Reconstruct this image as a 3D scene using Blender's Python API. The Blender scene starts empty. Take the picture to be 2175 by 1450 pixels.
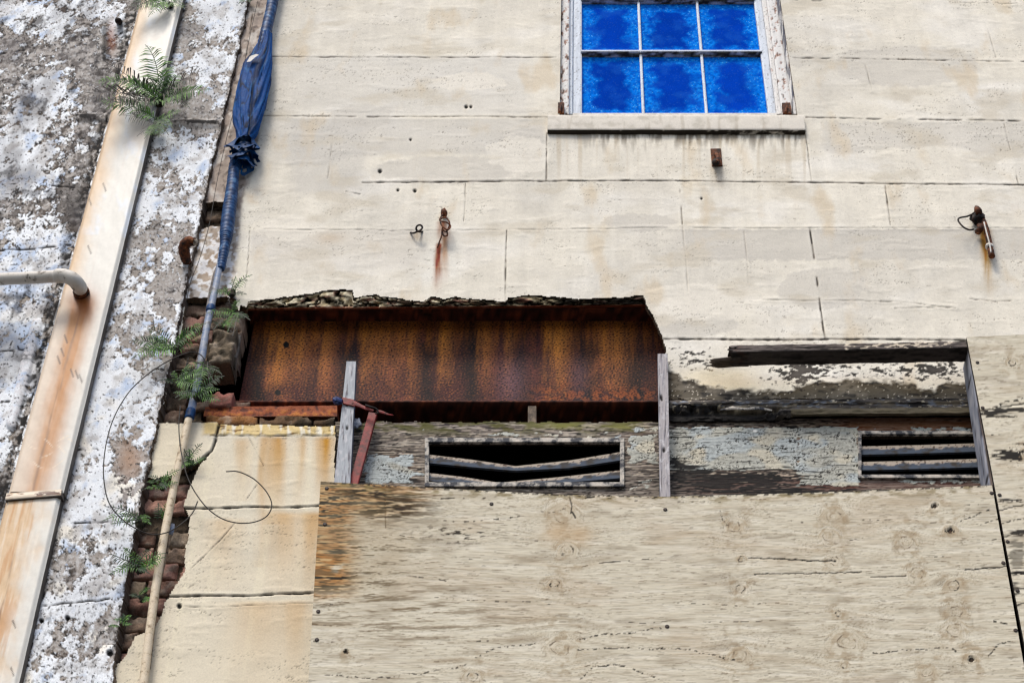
import bpy, bmesh, math, random
import numpy as np
from mathutils import Vector, Matrix

random.seed(7)
scene = bpy.context.scene
coll = scene.collection

# ------------------------------------------------------------------ survey
# The wall was surveyed from the photograph: one standing point, 4.74 m in
# front of the wall, eye height 1.6 m, looking up 45 degrees.  P() turns a
# sighted point into a real position on the vertical plane at depth y.
D0, EYE, F, CX, CY = 4.74, 1.6, 3625.0, 1230.0, 725.0
S45 = math.sqrt(0.5)


def Pv(px, py, y=0.0):
    """sighted points -> world points on the plane at depth y (arrays)"""
    a = (np.asarray(px, float) - CX) / F
    b = -(np.asarray(py, float) - CY) / F
    ry = S45 - b * S45
    rz = S45 + b * S45
    t = (y + D0) / ry
    return np.stack([a * t, np.zeros_like(a) + y, EYE + rz * t], -1)


def P(px, py, y=0.0):
    return Vector(Pv(px, py, y).tolist())


LT = math.tan(math.radians(5.0))
LX0, LY0 = -1.45, -0.035
LN = np.array([-math.sin(math.radians(5)), -math.cos(math.radians(5)), 0.0])


def PLv(px, py, off=0.0):
    """the same on the neighbouring wall, turned 5 degrees away"""
    a = (np.asarray(px, float) - CX) / F
    b = -(np.asarray(py, float) - CY) / F
    ry = S45 - b * S45
    rz = S45 + b * S45
    o = off / math.cos(math.radians(5))
    # -D0 + t*ry = LY0 + (LX0 - t*a)*LT - o
    t = (D0 + LY0 + LX0 * LT - o) / (ry + a * LT)
    return np.stack([a * t, -D0 + t * ry, EYE + rz * t], -1)


def PL(px, py, off=0.0):
    return Vector(PLv(px, py, off).tolist())


def proj(X, Y, Z):
    dy = Y + D0
    dz = Z - EYE
    d = dy * S45 + dz * S45
    u = -dy * S45 + dz * S45
    return CX + F * X / d, CY - F * u / d


# ------------------------------------------------------------------ numeric noise
rng = np.random.RandomState(11)
_ANG = rng.rand(256, 256) * 2 * np.pi
_GX, _GY = np.cos(_ANG).astype(np.float32).ravel(), np.sin(_ANG).astype(np.float32).ravel()


def _perlin(x, y):
    ix = np.floor(x)
    iy = np.floor(y)
    fx = x - ix
    fy = y - iy
    ix = ix.astype(np.int32)
    iy = iy.astype(np.int32)
    u = fx * fx * fx * (fx * (fx * 6 - 15) + 10)
    v = fy * fy * fy * (fy * (fy * 6 - 15) + 10)
    i0, i1 = (ix & 255) << 8, ((ix + 1) & 255) << 8
    j0, j1 = iy & 255, (iy + 1) & 255
    gx1, gy1 = fx - 1, fy - 1
    k = i0 | j0
    n00 = _GX[k] * fx + _GY[k] * fy
    k = i1 | j0
    n10 = _GX[k] * gx1 + _GY[k] * fy
    k = i0 | j1
    n01 = _GX[k] * fx + _GY[k] * gy1
    k = i1 | j1
    n11 = _GX[k] * gx1 + _GY[k] * gy1
    a = n00 + u * (n10 - n00)
    b = n01 + u * (n11 - n01)
    return (a + v * (b - a)) * np.float32(1.5)


def perlin(x, y, seed=0):
    x, y = np.broadcast_arrays(x, y)
    shp = x.shape
    x = (x + seed * 17.31).astype(np.float32).ravel()
    y = (y + seed * 9.77).astype(np.float32).ravel()
    out = np.empty(x.shape, np.float32)
    B = 32768
    for i in range(0, len(x), B):
        out[i:i + B] = _perlin(x[i:i + B], y[i:i + B])
    return out.reshape(shp)


def fbm(x, y, octv=4, seed=0, gain=0.5):
    """about -1..1"""
    s = np.zeros(np.broadcast(x, y).shape, np.float32)
    amp, tot = 1.0, 0.0
    for o in range(octv):
        s += amp * perlin(x, y, seed + o * 3)
        tot += amp
        amp *= gain
        x, y = (x * 1.6 + y * 1.2) * 1.0, (y * 1.6 - x * 1.2) * 1.0
    return s / tot * 1.35


def fbma(x, y, octv=4, seed=0, gain=0.5):
    """fbm that keeps its direction (for grain and streaks)"""
    s = np.zeros(np.broadcast(x, y).shape, np.float32)
    amp, tot = 1.0, 0.0
    for o in range(octv):
        s += amp * perlin(x, y, seed + o * 3)
        tot += amp
        amp *= gain
        x, y = x * 2.03 + 5.1, y * 2.03 + 3.7
    return s / tot * 1.35


def worley(x, y, seed=0):
    ix = np.floor(x).astype(np.int32)
    iy = np.floor(y).astype(np.int32)
    f1 = np.full(x.shape, 9.0)
    f2 = np.full(x.shape, 9.0)
    for dx in (-1, 0, 1):
        for dy in (-1, 0, 1):
            a = _ANG[(ix + dx + seed * 13) & 255, (iy + dy) & 255] / (2 * np.pi)
            b = _ANG[(iy + dy + 91) & 255, (ix + dx + 57 + seed) & 255] / (2 * np.pi)
            d = np.hypot(ix + dx + a - x, iy + dy + b - y)
            f2 = np.where(d < f1, f1, np.minimum(f2, d))
            f1 = np.minimum(f1, d)
    return f1, f2


def sst(a, b, x):
    t = np.clip((x - a) / (b - a), 0, 1)
    return t * t * (3 - 2 * t)


def S(r, g, b, k=0.85):
    """sRGB as seen in daylight -> surface colour"""
    def f(c):
        c /= 255.0
        return c / 12.92 if c <= 0.04045 else ((c + 0.055) / 1.055) ** 2.4
    return np.array([f(r), f(g), f(b)]) * k


def mix(col, c, m):
    m = np.clip(m, 0, 1)[..., None]
    return col * (1 - m) + np.asarray(c) * m


def mul(col, f):
    return col * f[..., None]


def pline(px, py, pts, reach=14.0):
    """distance (sighted units) to a polyline, only resolved within reach"""
    d = np.full(px.shape, 1e3)
    for (x0, y0), (x1, y1) in zip(pts[:-1], pts[1:]):
        m = ((px > min(x0, x1) - reach) & (px < max(x0, x1) + reach) &
             (py > min(y0, y1) - reach) & (py < max(y0, y1) + reach))
        if not m.any():
            continue
        qx, qy = px[m], py[m]
        ex, ey = x1 - x0, y1 - y0
        t = np.clip(((qx - x0) * ex + (qy - y0) * ey) / (ex * ex + ey * ey + 1e-9), 0, 1)
        dd = np.hypot(qx - x0 - t * ex, qy - y0 - t * ey)
        d[m] = np.minimum(d[m], dd)
    return d


def inpoly(px, py, poly):
    r = np.zeros(px.shape, bool)
    n = len(poly)
    for i in range(n):
        x0, y0 = poly[i]
        x1, y1 = poly[(i + 1) % n]
        c = (y0 > py) != (y1 > py)
        xi = (x1 - x0) * (py - y0) / ((y1 - y0) if y1 != y0 else 1e-9) + x0
        r ^= c & (px < xi)
    return r


def blob(px, py, x, y, sx, sy):
    return np.exp(-(((px - x) / sx) ** 2 + ((py - y) / sy) ** 2))


# ------------------------------------------------------------------ objects
WLOC = {}


def tag(o, label=None, cat=None, group=None, kind=None):
    if label: o['label'] = label
    if cat: o['category'] = cat
    if group: o['group'] = group
    if kind: o['kind'] = kind
    return o


def thing(name, loc, label, cat, group=None):
    o = bpy.data.objects.new(name, None)
    o.empty_display_size = 0.1
    coll.objects.link(o)
    o.location = Vector(loc)
    WLOC[o.name] = Vector(loc)
    return tag(o, label, cat, group)


def place(o, parent, origin):
    """origin: world origin of the object; vertices were given in world space"""
    coll.objects.link(o)
    if parent is not None:
        o.parent = parent
        o.location = Vector(origin) - WLOC[parent.name]
    else:
        o.location = Vector(origin)
    WLOC[o.name] = Vector(origin)
    return o


def np_mesh(name, V, Q, mat, parent=None, col=None, smooth=True, origin=None):
    """V (n,3) world, Q (m,4) quads, col (n,3)"""
    V = np.asarray(V, np.float64)
    Q = np.asarray(Q, np.int32)
    if origin is None:
        origin = WLOC[parent.name] if parent is not None else Vector((V[:, 0].mean(), V[:, 1].mean(), V[:, 2].min()))
    loc = np.array(origin)
    me = bpy.data.meshes.new(name)
    me.vertices.add(len(V))
    me.vertices.foreach_set('co', (V - loc).astype(np.float32).ravel())
    me.loops.add(Q.size)
    me.loops.foreach_set('vertex_index', Q.ravel())
    me.polygons.add(len(Q))
    me.polygons.foreach_set('loop_start', np.arange(0, Q.size, 4, dtype=np.int32))
    if smooth:
        me.polygons.foreach_set('use_smooth', np.ones(len(Q), bool))
    if col is not None:
        a = me.color_attributes.new('Col', 'FLOAT_COLOR', 'POINT')
        c4 = np.ones((len(V), 4), np.float32)
        c4[:, :3] = np.clip(col, 0.0, 0.95)
        a.data.foreach_set('color', c4.ravel())
    me.update(calc_edges=True)
    me.validate()
    me.materials.append(mat)
    o = bpy.data.objects.new(name, me)
    return place(o, parent, origin)


def sheet(name, base, n, col, h, mat, parent, alive=None, thick=0.03, edge=None, edge_noise=0.0, back=False, smooth=True):
    """grid surface base (ny,nx,3), displaced by h along n, with cut edges turned back by thick"""
    ny, nx = base.shape[:2]
    V = base + h[..., None] * n
    if alive is None:
        A = np.ones((ny - 1, nx - 1), bool)
    elif alive.shape == (ny - 1, nx - 1):
        A = alive
    else:
        A = alive[:-1, :-1] & alive[1:, :-1] & alive[:-1, 1:] & alive[1:, 1:]
    idx = np.arange(ny * nx).reshape(ny, nx)
    Q = np.stack([idx[:-1, :-1][A], idx[:-1, 1:][A], idx[1:, 1:][A], idx[1:, :-1][A]], -1)
    pad = np.zeros((ny + 1, nx + 1), bool)
    pad[1:-1, 1:-1] = A
    E = []
    # down, right, up, left neighbours dead
    m = A & ~pad[:-2, 1:-1]; E.append((idx[:-1, 1:][m], idx[:-1, :-1][m]))
    m = A & ~pad[1:-1, 2:]; E.append((idx[1:, 1:][m], idx[:-1, 1:][m]))
    m = A & ~pad[2:, 1:-1]; E.append((idx[1:, :-1][m], idx[1:, 1:][m]))
    m = A & ~pad[1:-1, :-2]; E.append((idx[:-1, :-1][m], idx[1:, :-1][m]))
    ea = np.concatenate([e[0] for e in E])
    eb = np.concatenate([e[1] for e in E])
    Vf = V.reshape(-1, 3)
    Cf = col.reshape(-1, 3)
    used = np.unique(np.concatenate([Q.ravel(), ea, eb]))
    remap = np.full(ny * nx, -1)
    remap[used] = np.arange(len(used))
    bv = np.unique(np.concatenate([ea, eb]))
    k = len(bv)
    bmap = np.full(ny * nx, -1)
    bmap[bv] = np.arange(k)
    n0 = len(used)
    rows = 3
    bV, bC = [], []
    for r in range(rows):
        t = r / (rows - 1.0)
        off = -n * thick * t
        p = Vf[bv] + off
        if edge_noise and 0 < r:
            p = p + (rng.rand(k, 3) - 0.5) * edge_noise
        bV.append(p)
        ec = Cf[bv] * 0.8 if edge is None else np.asarray(edge) * (0.6 + 0.8 * rng.rand(k))[:, None]
        bC.append(ec)
    VV = np.concatenate([Vf[used]] + bV)
    CC = np.concatenate([Cf[used]] + bC)
    QQ = [remap[Q]]
    for r in range(rows - 1):
        o0, o1 = n0 + r * k, n0 + (r + 1) * k
        QQ.append(np.stack([bmap[ea] + o0, bmap[eb] + o0, bmap[eb] + o1, bmap[ea] + o1], -1))
    if back:
        off = len(VV)
        VV = np.concatenate([VV, Vf[used] - n * thick])
        CC = np.concatenate([CC, Cf[used] * 0.8])
        QQ.append(remap[Q][:, ::-1] + off)
    return np_mesh(name, VV, np.concatenate(QQ), mat, parent, CC, smooth)


def quadgrid(c, nu, nv, topbend=None):
    """sighted quad c = bl, br, tr, tl -> px, py arrays (nv, nu), u, v"""
    u, v = np.meshgrid(np.linspace(0, 1, nu), np.linspace(0, 1, nv))
    (x0, y0), (x1, y1), (x2, y2), (x3, y3) = c
    px = (1 - u) * (1 - v) * x0 + u * (1 - v) * x1 + u * v * x2 + (1 - u) * v * x3
    py = (1 - u) * (1 - v) * y0 + u * (1 - v) * y1 + u * v * y2 + (1 - u) * v * y3
    if topbend is not None:
        py = py + v * np.interp(u, *topbend)
    return px, py, u, v


def blur(c, r):
    """box blur along both grid axes"""
    for ax in (0, 1):
        p = [(0, 0)] * c.ndim
        p[ax] = (r + 1, r)
        s = np.cumsum(np.pad(c, p, mode='edge').astype(np.float64), axis=ax)
        n = c.shape[ax]
        c = (np.take(s, np.arange(2 * r + 1, 2 * r + 1 + n), axis=ax) - np.take(s, np.arange(n), axis=ax)) / (2 * r + 1)
    return c


def crisp(c, k=0.6, r=3, k2=0.25, r2=14):
    """deepen grain and dirt against their surroundings"""
    out = c + k * (c - blur(c, r)) + k2 * (c - blur(c, r2))
    return np.clip(out, c * .25, .9)


NY = np.array([0.0, -1.0, 0.0])


def bm_obj(name, bm, mat, parent=None, smooth=False, origin=None):
    vs = [v.co.copy() for v in bm.verts]
    if origin is None:
        if parent is not None:
            origin = WLOC[parent.name]
        else:
            origin = Vector((sum(v.x for v in vs) / len(vs), sum(v.y for v in vs) / len(vs), min(v.z for v in vs)))
    for v in bm.verts:
        v.co -= Vector(origin)
    bmesh.ops.recalc_face_normals(bm, faces=bm.faces)
    me = bpy.data.meshes.new(name)
    bm.to_mesh(me)
    bm.free()
    if smooth:
        for p in me.polygons:
            p.use_smooth = True
    me.materials.append(mat)
    o = bpy.data.objects.new(name, me)
    return place(o, parent, origin)


def spline(pts, n):
    """Catmull-Rom through Vectors"""
    pts = [Vector(p) for p in pts]
    q = [2 * pts[0] - pts[1]] + pts + [2 * pts[-1] - pts[-2]]
    out = []
    seg = len(pts) - 1
    for k in range(n):
        t = k / (n - 1) * seg
        i = min(int(t), seg - 1)
        f = t - i
        a, b, c, d = q[i], q[i + 1], q[i + 2], q[i + 3]
        out.append(0.5 * ((2 * b) + (c - a) * f + (2 * a - 5 * b + 4 * c - d) * f * f + (3 * b - a - 3 * c + d) * f ** 3))
    return out


def add_tube(bm, pts, rad, seg=10, cap=True, wob=0.0, flat=1.0):
    pts = [Vector(p) for p in pts]
    n = len(pts)
    rings = []
    up = Vector((0, -1, 0))
    t0 = (pts[1] - pts[0]).normalized()
    if abs(t0.dot(up)) > 0.95:
        up = Vector((1, 0, 0))
    nrm = (up - t0 * up.dot(t0)).normalized()
    for i, p in enumerate(pts):
        t = (pts[min(i + 1, n - 1)] - pts[max(i - 1, 0)]).normalized()
        nrm = (nrm - t * nrm.dot(t)).normalized()
        b = t.cross(nrm)
        r = rad[i] if isinstance(rad, (list, tuple, np.ndarray)) else rad
        ring = []
        for k in range(seg):
            a = 2 * math.pi * k / seg
            rr = r * (1 + wob * (random.random() - 0.5))
            ring.append(bm.verts.new(p + nrm * math.cos(a) * rr * flat + b * math.sin(a) * rr))
        rings.append(ring)
    for i in range(n - 1):
        for k in range(seg):
            bm.faces.new((rings[i][k], rings[i][(k + 1) % seg], rings[i + 1][(k + 1) % seg], rings[i + 1][k]))
    if cap:
        bm.faces.new(rings[0][::-1])
        bm.faces.new(rings[-1])
    return rings


def add_box(bm, p0, p1, bevel=0.0, jitter=0.0):
    x0, y0, z0 = p0
    x1, y1, z1 = p1
    vs = [bm.verts.new((x, y, z)) for z in (z0, z1) for y in (y0, y1) for x in (x0, x1)]
    if jitter:
        for v in vs:
            v.co += Vector((random.uniform(-1, 1), random.uniform(-1, 1), random.uniform(-1, 1))) * jitter
    fs = [(0, 2, 3, 1), (4, 5, 7, 6), (0, 1, 5, 4), (2, 6, 7, 3), (0, 4, 6, 2), (1, 3, 7, 5)]
    faces = [bm.faces.new([vs[i] for i in f]) for f in fs]
    if bevel:
        es = list({e for f in faces for e in f.edges})
        bmesh.ops.bevel(bm, geom=es, offset=bevel, segments=2, affect='EDGES', profile=0.6)


def add_slab(bm, quad, y, depth, bevel=0.0):
    """quad of sighted points bl,br,tr,tl on plane y, extruded back by depth"""
    f = [P(a, b, y) for a, b in quad]
    vs = [bm.verts.new(p) for p in f] + [bm.verts.new(p + Vector((0, depth, 0))) for p in f]
    fs = [(0, 1, 2, 3), (7, 6, 5, 4), (4, 5, 1, 0), (5, 6, 2, 1), (6, 7, 3, 2), (7, 4, 0, 3)]
    faces = [bm.faces.new([vs[i] for i in q]) for q in fs]
    if bevel:
        es = list({e for fc in faces for e in fc.edges})
        bmesh.ops.bevel(bm, geom=es, offset=bevel, segments=2, affect='EDGES', profile=0.6)


def add_blob(bm, c, r, rough=0.15, sub=2, sc=(1, 1, 1)):
    res = bmesh.ops.create_icosphere(bm, subdivisions=sub, radius=1.0)
    for v in res['verts']:
        k = r * (1 + rough * (random.random() - 0.5) * 2)
        v.co = Vector((v.co.x * sc[0] * k, v.co.y * sc[1] * k, v.co.z * sc[2] * k)) + Vector(c)


# ------------------------------------------------------------------ materials
def _new(name):
    m = bpy.data.materials.new(name)
    m.use_nodes = True
    nt = m.node_tree
    return m, nt, nt.nodes['Principled BSDF']


def _noise(nt, coord, scale, detail=6.0, rough=0.6, stretch=None):
    n = nt.nodes.new('ShaderNodeTexNoise')
    n.inputs['Scale'].default_value = scale
    n.inputs['Detail'].default_value = detail
    n.inputs['Roughness'].default_value = rough
    src = coord
    if stretch:
        mp = nt.nodes.new('ShaderNodeMapping')
        mp.inputs['Scale'].default_value = stretch
        nt.links.new(coord, mp.inputs['Vector'])
        src = mp.outputs['Vector']
    nt.links.new(src, n.inputs['Vector'])
    return n.outputs['Fac']


def _range(nt, v, a, b, c, d):
    r = nt.nodes.new('ShaderNodeMapRange')
    r.inputs[1].default_value = a; r.inputs[2].default_value = b
    r.inputs[3].default_value = c; r.inputs[4].default_value = d
    nt.links.new(v, r.inputs[0])
    return r.outputs[0]


def _mulc(nt, col, f):
    x = nt.nodes.new('ShaderNodeVectorMath')
    x.operation = 'SCALE'
    nt.links.new(col, x.inputs[0])
    nt.links.new(f, x.inputs['Scale'])
    return x.outputs['Vector']


def m_vc(name, rough=0.85, scale=180.0, amt=0.25, bump=0.25, dist=0.004, stretch=None, spec=0.25, bscale=None):
    """colour laid down per surface point, broken up by fine noise, with fine relief"""
    m, nt, b = _new(name)
    at = nt.nodes.new('ShaderNodeAttribute')
    at.attribute_name = 'Col'
    tc = nt.nodes.new('ShaderNodeTexCoord').outputs['Object']
    f = _noise(nt, tc, scale, 5.0, 0.65, stretch)
    k = _range(nt, f, 0.25, 0.75, 1 - amt, 1 + amt)
    nt.links.new(_mulc(nt, at.outputs['Color'], k), b.inputs['Base Color'])
    f2 = _noise(nt, tc, bscale or scale * 0.5, 8.0, 0.7, stretch)
    bp = nt.nodes.new('ShaderNodeBump')
    bp.inputs['Strength'].default_value = bump
    bp.inputs['Distance'].default_value = dist
    nt.links.new(f2, bp.inputs['Height'])
    nt.links.new(bp.outputs['Normal'], b.inputs['Normal'])
    b.inputs['Roughness'].default_value = rough
    b.inputs['Specular IOR Level'].default_value = spec
    return m


def m_two(name, c1, c2, scale=30.0, lo=0.42, hi=0.58, rough=0.7, bump=0.4, dist=0.003, metal=0.0, c3=None, stretch=None, spec=0.3, fine=400.0, famt=0.2):
    """two or three colours through noise, plus fine grain"""
    m, nt, b = _new(name)
    tc = nt.nodes.new('ShaderNodeTexCoord').outputs['Object']
    f = _noise(nt, tc, scale, 8.0, 0.65, stretch)
    r = nt.nodes.new('ShaderNodeValToRGB')
    e = r.color_ramp.elements
    e[0].position = lo; e[0].color = (*[float(x) for x in c1], 1)
    e[1].position = hi; e[1].color = (*[float(x) for x in c2], 1)
    if c3 is not None:
        n = e.new(min(hi + 0.1, 0.98)); n.color = (*[float(x) for x in c3], 1)
    nt.links.new(f, r.inputs[0])
    g = _noise(nt, tc, fine, 4.0, 0.6, stretch)
    k = _range(nt, g, 0.25, 0.75, 1 - famt, 1 + famt)
    nt.links.new(_mulc(nt, r.outputs['Color'], k), b.inputs['Base Color'])
    bp = nt.nodes.new('ShaderNodeBump')
    bp.inputs['Strength'].default_value = bump
    bp.inputs['Distance'].default_value = dist
    nt.links.new(f, bp.inputs['Height'])
    nt.links.new(bp.outputs['Normal'], b.inputs['Normal'])
    b.inputs['Roughness'].default_value = rough
    b.inputs['Metallic'].default_value = metal
    b.inputs['Specular IOR Level'].default_value = spec
    return m


M_STUCCO = m_vc('stucco', 0.9, 160, 0.12, 0.28, 0.003, bscale=70)
M_FLAKE = m_vc('flaking_whitewash', 0.9, 190, 0.22, 0.4, 0.003, bscale=110)
M_PLY = m_vc('weathered_plywood', 0.85, 60, 0.22, 0.3, 0.002, stretch=(0.25, 1, 6), bscale=50)
M_BOARD = m_vc('peeling_board', 0.8, 90, 0.28, 0.5, 0.003, stretch=(0.4, 1, 3), bscale=70)
M_RUST = m_vc('rusted_plate', 0.75, 260, 0.5, 0.5, 0.003, bscale=220)
M_BRICK = m_vc('old_brick', 0.95, 140, 0.4, 0.8, 0.006, bscale=70)
M_SPOUT = m_vc('painted_sheet_metal', 0.5, 60, 0.06, 0.08, 0.002, spec=0.4)
M_STAKE = m_vc('weathered_lath', 0.85, 70, 0.2, 0.35, 0.002, stretch=(6, 6, 0.3), bscale=60)
M_PANE = m_vc('blue_painted_glass', 0.6, 160, 0.22, 0.06, 0.001, spec=0.0)
M_TARPV = m_vc('crumpled_blue_plastic', 0.6, 90, 0.3, 0.4, 0.004, spec=0.08, bscale=30)
M_FERN = m_vc('fern_leaf', 0.6, 90, 0.25, 0.1, 0.001, spec=0.3)
M_FRAMEPAINT = m_vc('peeling_window_paint', 0.6, 120, 0.12, 0.35, 0.002, stretch=(1, 1, 0.4), bscale=60)
M_VOID_SHADE = m_two('void_shade', (0.004, 0.004, 0.004), (0.008, 0.007, 0.006), 8, spec=0.0)  # near-black colour stands in for deep shade behind the openings
M_IRON = m_two('rusty_iron', (0.012, 0.006, 0.004), (0.16, 0.045, 0.012), 45, 0.40, 0.62, 0.8, 0.7, c3=(0.35, 0.17, 0.07))
M_IRONDK = m_two('dark_iron', (0.006, 0.005, 0.005), (0.05, 0.022, 0.012), 60, 0.45, 0.7, 0.7, 0.6)
M_WIRE = m_two('old_wire', (0.012, 0.011, 0.010), (0.05, 0.04, 0.03), 60, 0.4, 0.7, 0.6, 0.2)
M_CONDUIT = m_two('weathered_conduit', S(120, 138, 170), S(168, 172, 180), 25, 0.40, 0.58, 0.5, 0.2, c3=S(95, 90, 88))
M_CREAMPIPE = m_two('cream_painted_pipe', S(120, 98, 74), S(214, 196, 166), 40, 0.33, 0.44, 0.6, 0.3, c3=S(222, 206, 180))
M_WHITEPIPE = m_two('chipped_white_pipe', S(95, 85, 75), S(205, 198, 186), 28, 0.36, 0.43, 0.55, 0.4, c3=S(214, 208, 198))
M_TAPE = m_two('blue_tape', S(8, 30, 62), S(22, 68, 118), 32, 0.36, 0.56, 0.5, 0.35, c3=S(84, 122, 160), spec=0.2, famt=.35)
M_TARP = m_two('blue_plastic', S(2, 32, 66), S(6, 72, 128), 16, 0.35, 0.62, 0.5, 0.5, c3=S(20, 104, 168), spec=0.18, famt=.3)
M_RED = m_two('red_paint', S(70, 14, 12), S(142, 40, 36), 40, 0.35, 0.6, 0.55, 0.3)
M_BLUEFIT = m_two('blue_fitting', S(14, 24, 60), S(40, 66, 128), 60, 0.4, 0.6, 0.5, 0.3)
M_TIMBER = m_two('dark_timber', S(40, 32, 26), S(98, 84, 72), 30, 0.38, 0.6, 0.85, 0.6, stretch=(0.15, 1, 1), c3=S(150, 140, 128))
M_STILE = m_two('grey_timber', S(62, 64, 70), S(122, 126, 136), 26, 0.38, 0.6, 0.8, 0.4, stretch=(1, 1, 0.12), c3=S(150, 135, 110))
M_NAIL = m_two('nail_head', (0.01, 0.009, 0.008), (0.06, 0.04, 0.03), 200, 0.4, 0.6, 0.6, 0.1)
M_ROOT = m_two('root_clump', (0.010, 0.009, 0.006), (0.035, 0.03, 0.016), 60, 0.4, 0.6, 0.95, 0.8)
M_BAND = m_two('white_plastic_band', S(205, 200, 190), S(230, 226, 220), 40)
M_RAG = m_two('pale_rag', S(120, 130, 150), S(190, 196, 206), 30)
M_ASPHALT = m_two('asphalt', (0.045, 0.045, 0.047), (0.065, 0.064, 0.062), 6)
# ================================================================== light, camera
cam = bpy.data.cameras.new('camera')
cam.sensor_width = 36.0
cam.lens = 36.0 * F / 2175.0
cam.shift_x = -(CX - 1087.5) / 2175.0
cam.clip_start = 0.05
cam.clip_end = 1000
camo = bpy.data.objects.new('camera', cam)
camo.location = (0, -D0, EYE)
camo.rotation_euler = (math.radians(90 + 45), 0, 0)
coll.objects.link(camo)
scene.camera = camo

SUN_EL, SUN_AZ = math.radians(56), math.radians(24)     # azimuth: to the left of straight-on
sl = bpy.data.lights.new('sun', 'SUN')
sl.energy = 1.5
sl.angle = math.radians(16)
sl.color = (1.0, 0.95, 0.87)
so = bpy.data.objects.new('sun', sl)
to_sun = Vector((-math.sin(SUN_AZ) * math.cos(SUN_EL), -math.cos(SUN_AZ) * math.cos(SUN_EL), math.sin(SUN_EL)))
so.rotation_euler = to_sun.to_track_quat('Z', 'Y').to_euler()
so.location = (-3, -8, 12)
coll.objects.link(so)
w = bpy.data.worlds.new('World')
scene.world = w
w.use_nodes = True
nt = w.node_tree
sky = nt.nodes.new('ShaderNodeTexSky')
sky.sky_type = 'NISHITA'
sky.sun_disc = False
sky.sun_elevation = SUN_EL
sky.sun_rotation = math.atan2(to_sun.x, to_sun.y)
sky.air_density = 1.0
sky.dust_density = 3.0
nt.links.new(sky.outputs[0], nt.nodes['Background'].inputs[0])
nt.nodes['Background'].inputs[1].default_value = 0.12
scene.view_settings.view_transform = 'Standard'
scene.view_settings.look = 'None'
scene.view_settings.exposure = 0.75
scene.view_settings.gamma = 1.0
try:
    scene.cycles.filter_width = 1.35
except Exception:
    pass

# ================================================================== ground
bm = bmesh.new()
vs = [bm.verts.new(p) for p in ((-300, -300, 0), (300, -300, 0), (300, 300, 0), (-300, 300, 0))]
bm.faces.new(vs)
g = bm_obj('ground', bm, M_ASPHALT, origin=(0, 0, 0))
tag(g, 'plain grey asphalt street in front of the walls', 'ground', kind='structure')

# ================================================================== the cream building
bld = thing('cream_building', (0.4, 0, 0), 'cream stucco building wall with scored block joints, blue paned window and exposed rusty beam', 'building')

LIP = [(505, 668), (512, 650), (524, 652), (527, 641), (560, 637), (602, 632), (640, 627), (668, 623), (690, 617), (720, 615), (748, 616),
       (750, 633), (772, 629), (795, 626), (812, 630), (832, 632), (860, 636), (898, 641), (915, 631), (934, 633), (942, 638), (965, 631),
       (985, 634), (1020, 636), (1060, 641), (1075, 642), (1080, 632), (1125, 628), (1170, 631), (1230, 636), (1290, 634), (1330, 632), (1367, 628),
       (1371, 645), (1380, 662), (1395, 690), (1407, 718), (1412, 740), (1414, 770), (1416, 848)]
HOLE_MAIN = [(330, 898), (352, 850), (360, 790), (378, 740), (388, 690), (394, 632), (478, 629), (500, 636)] + LIP + \
            [(1500, 849), (1700, 847), (2110, 846), (2600, 846), (2600, 1800), (706, 1800), (712, 1000), (713, 904), (640, 905), (560, 902), (500, 904), (470, 901), (462, 897), (400, 898)]
HOLE_PATCH = [(430, 430), (474, 427), (470, 480), (452, 478), (423, 484)]
HOLE_LOW = [(440, 972), (425, 985), (412, 1010), (400, 1040), (388, 1076), (396, 1088), (402, 1100), (400, 1130), (394, 1160), (392, 1190), (392, 1212), (380, 1232), (366, 1252), (359, 1264),
            (350, 1280), (345, 1300), (325, 1335), (300, 1345), (285, 1350), (276, 1372), (262, 1398), (246, 1412), (235, 1440), (215, 1440), (240, 1200), (312, 1015), (330, 1018), (372, 1008), (376, 1002), (415, 985)]


def wobble(px, py, a=4.0, seed=5):
    return px + a * fbm(px / 16, py / 16, 3, seed), py + a * fbm(px / 16, py / 16, 3, seed + 7)


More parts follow.
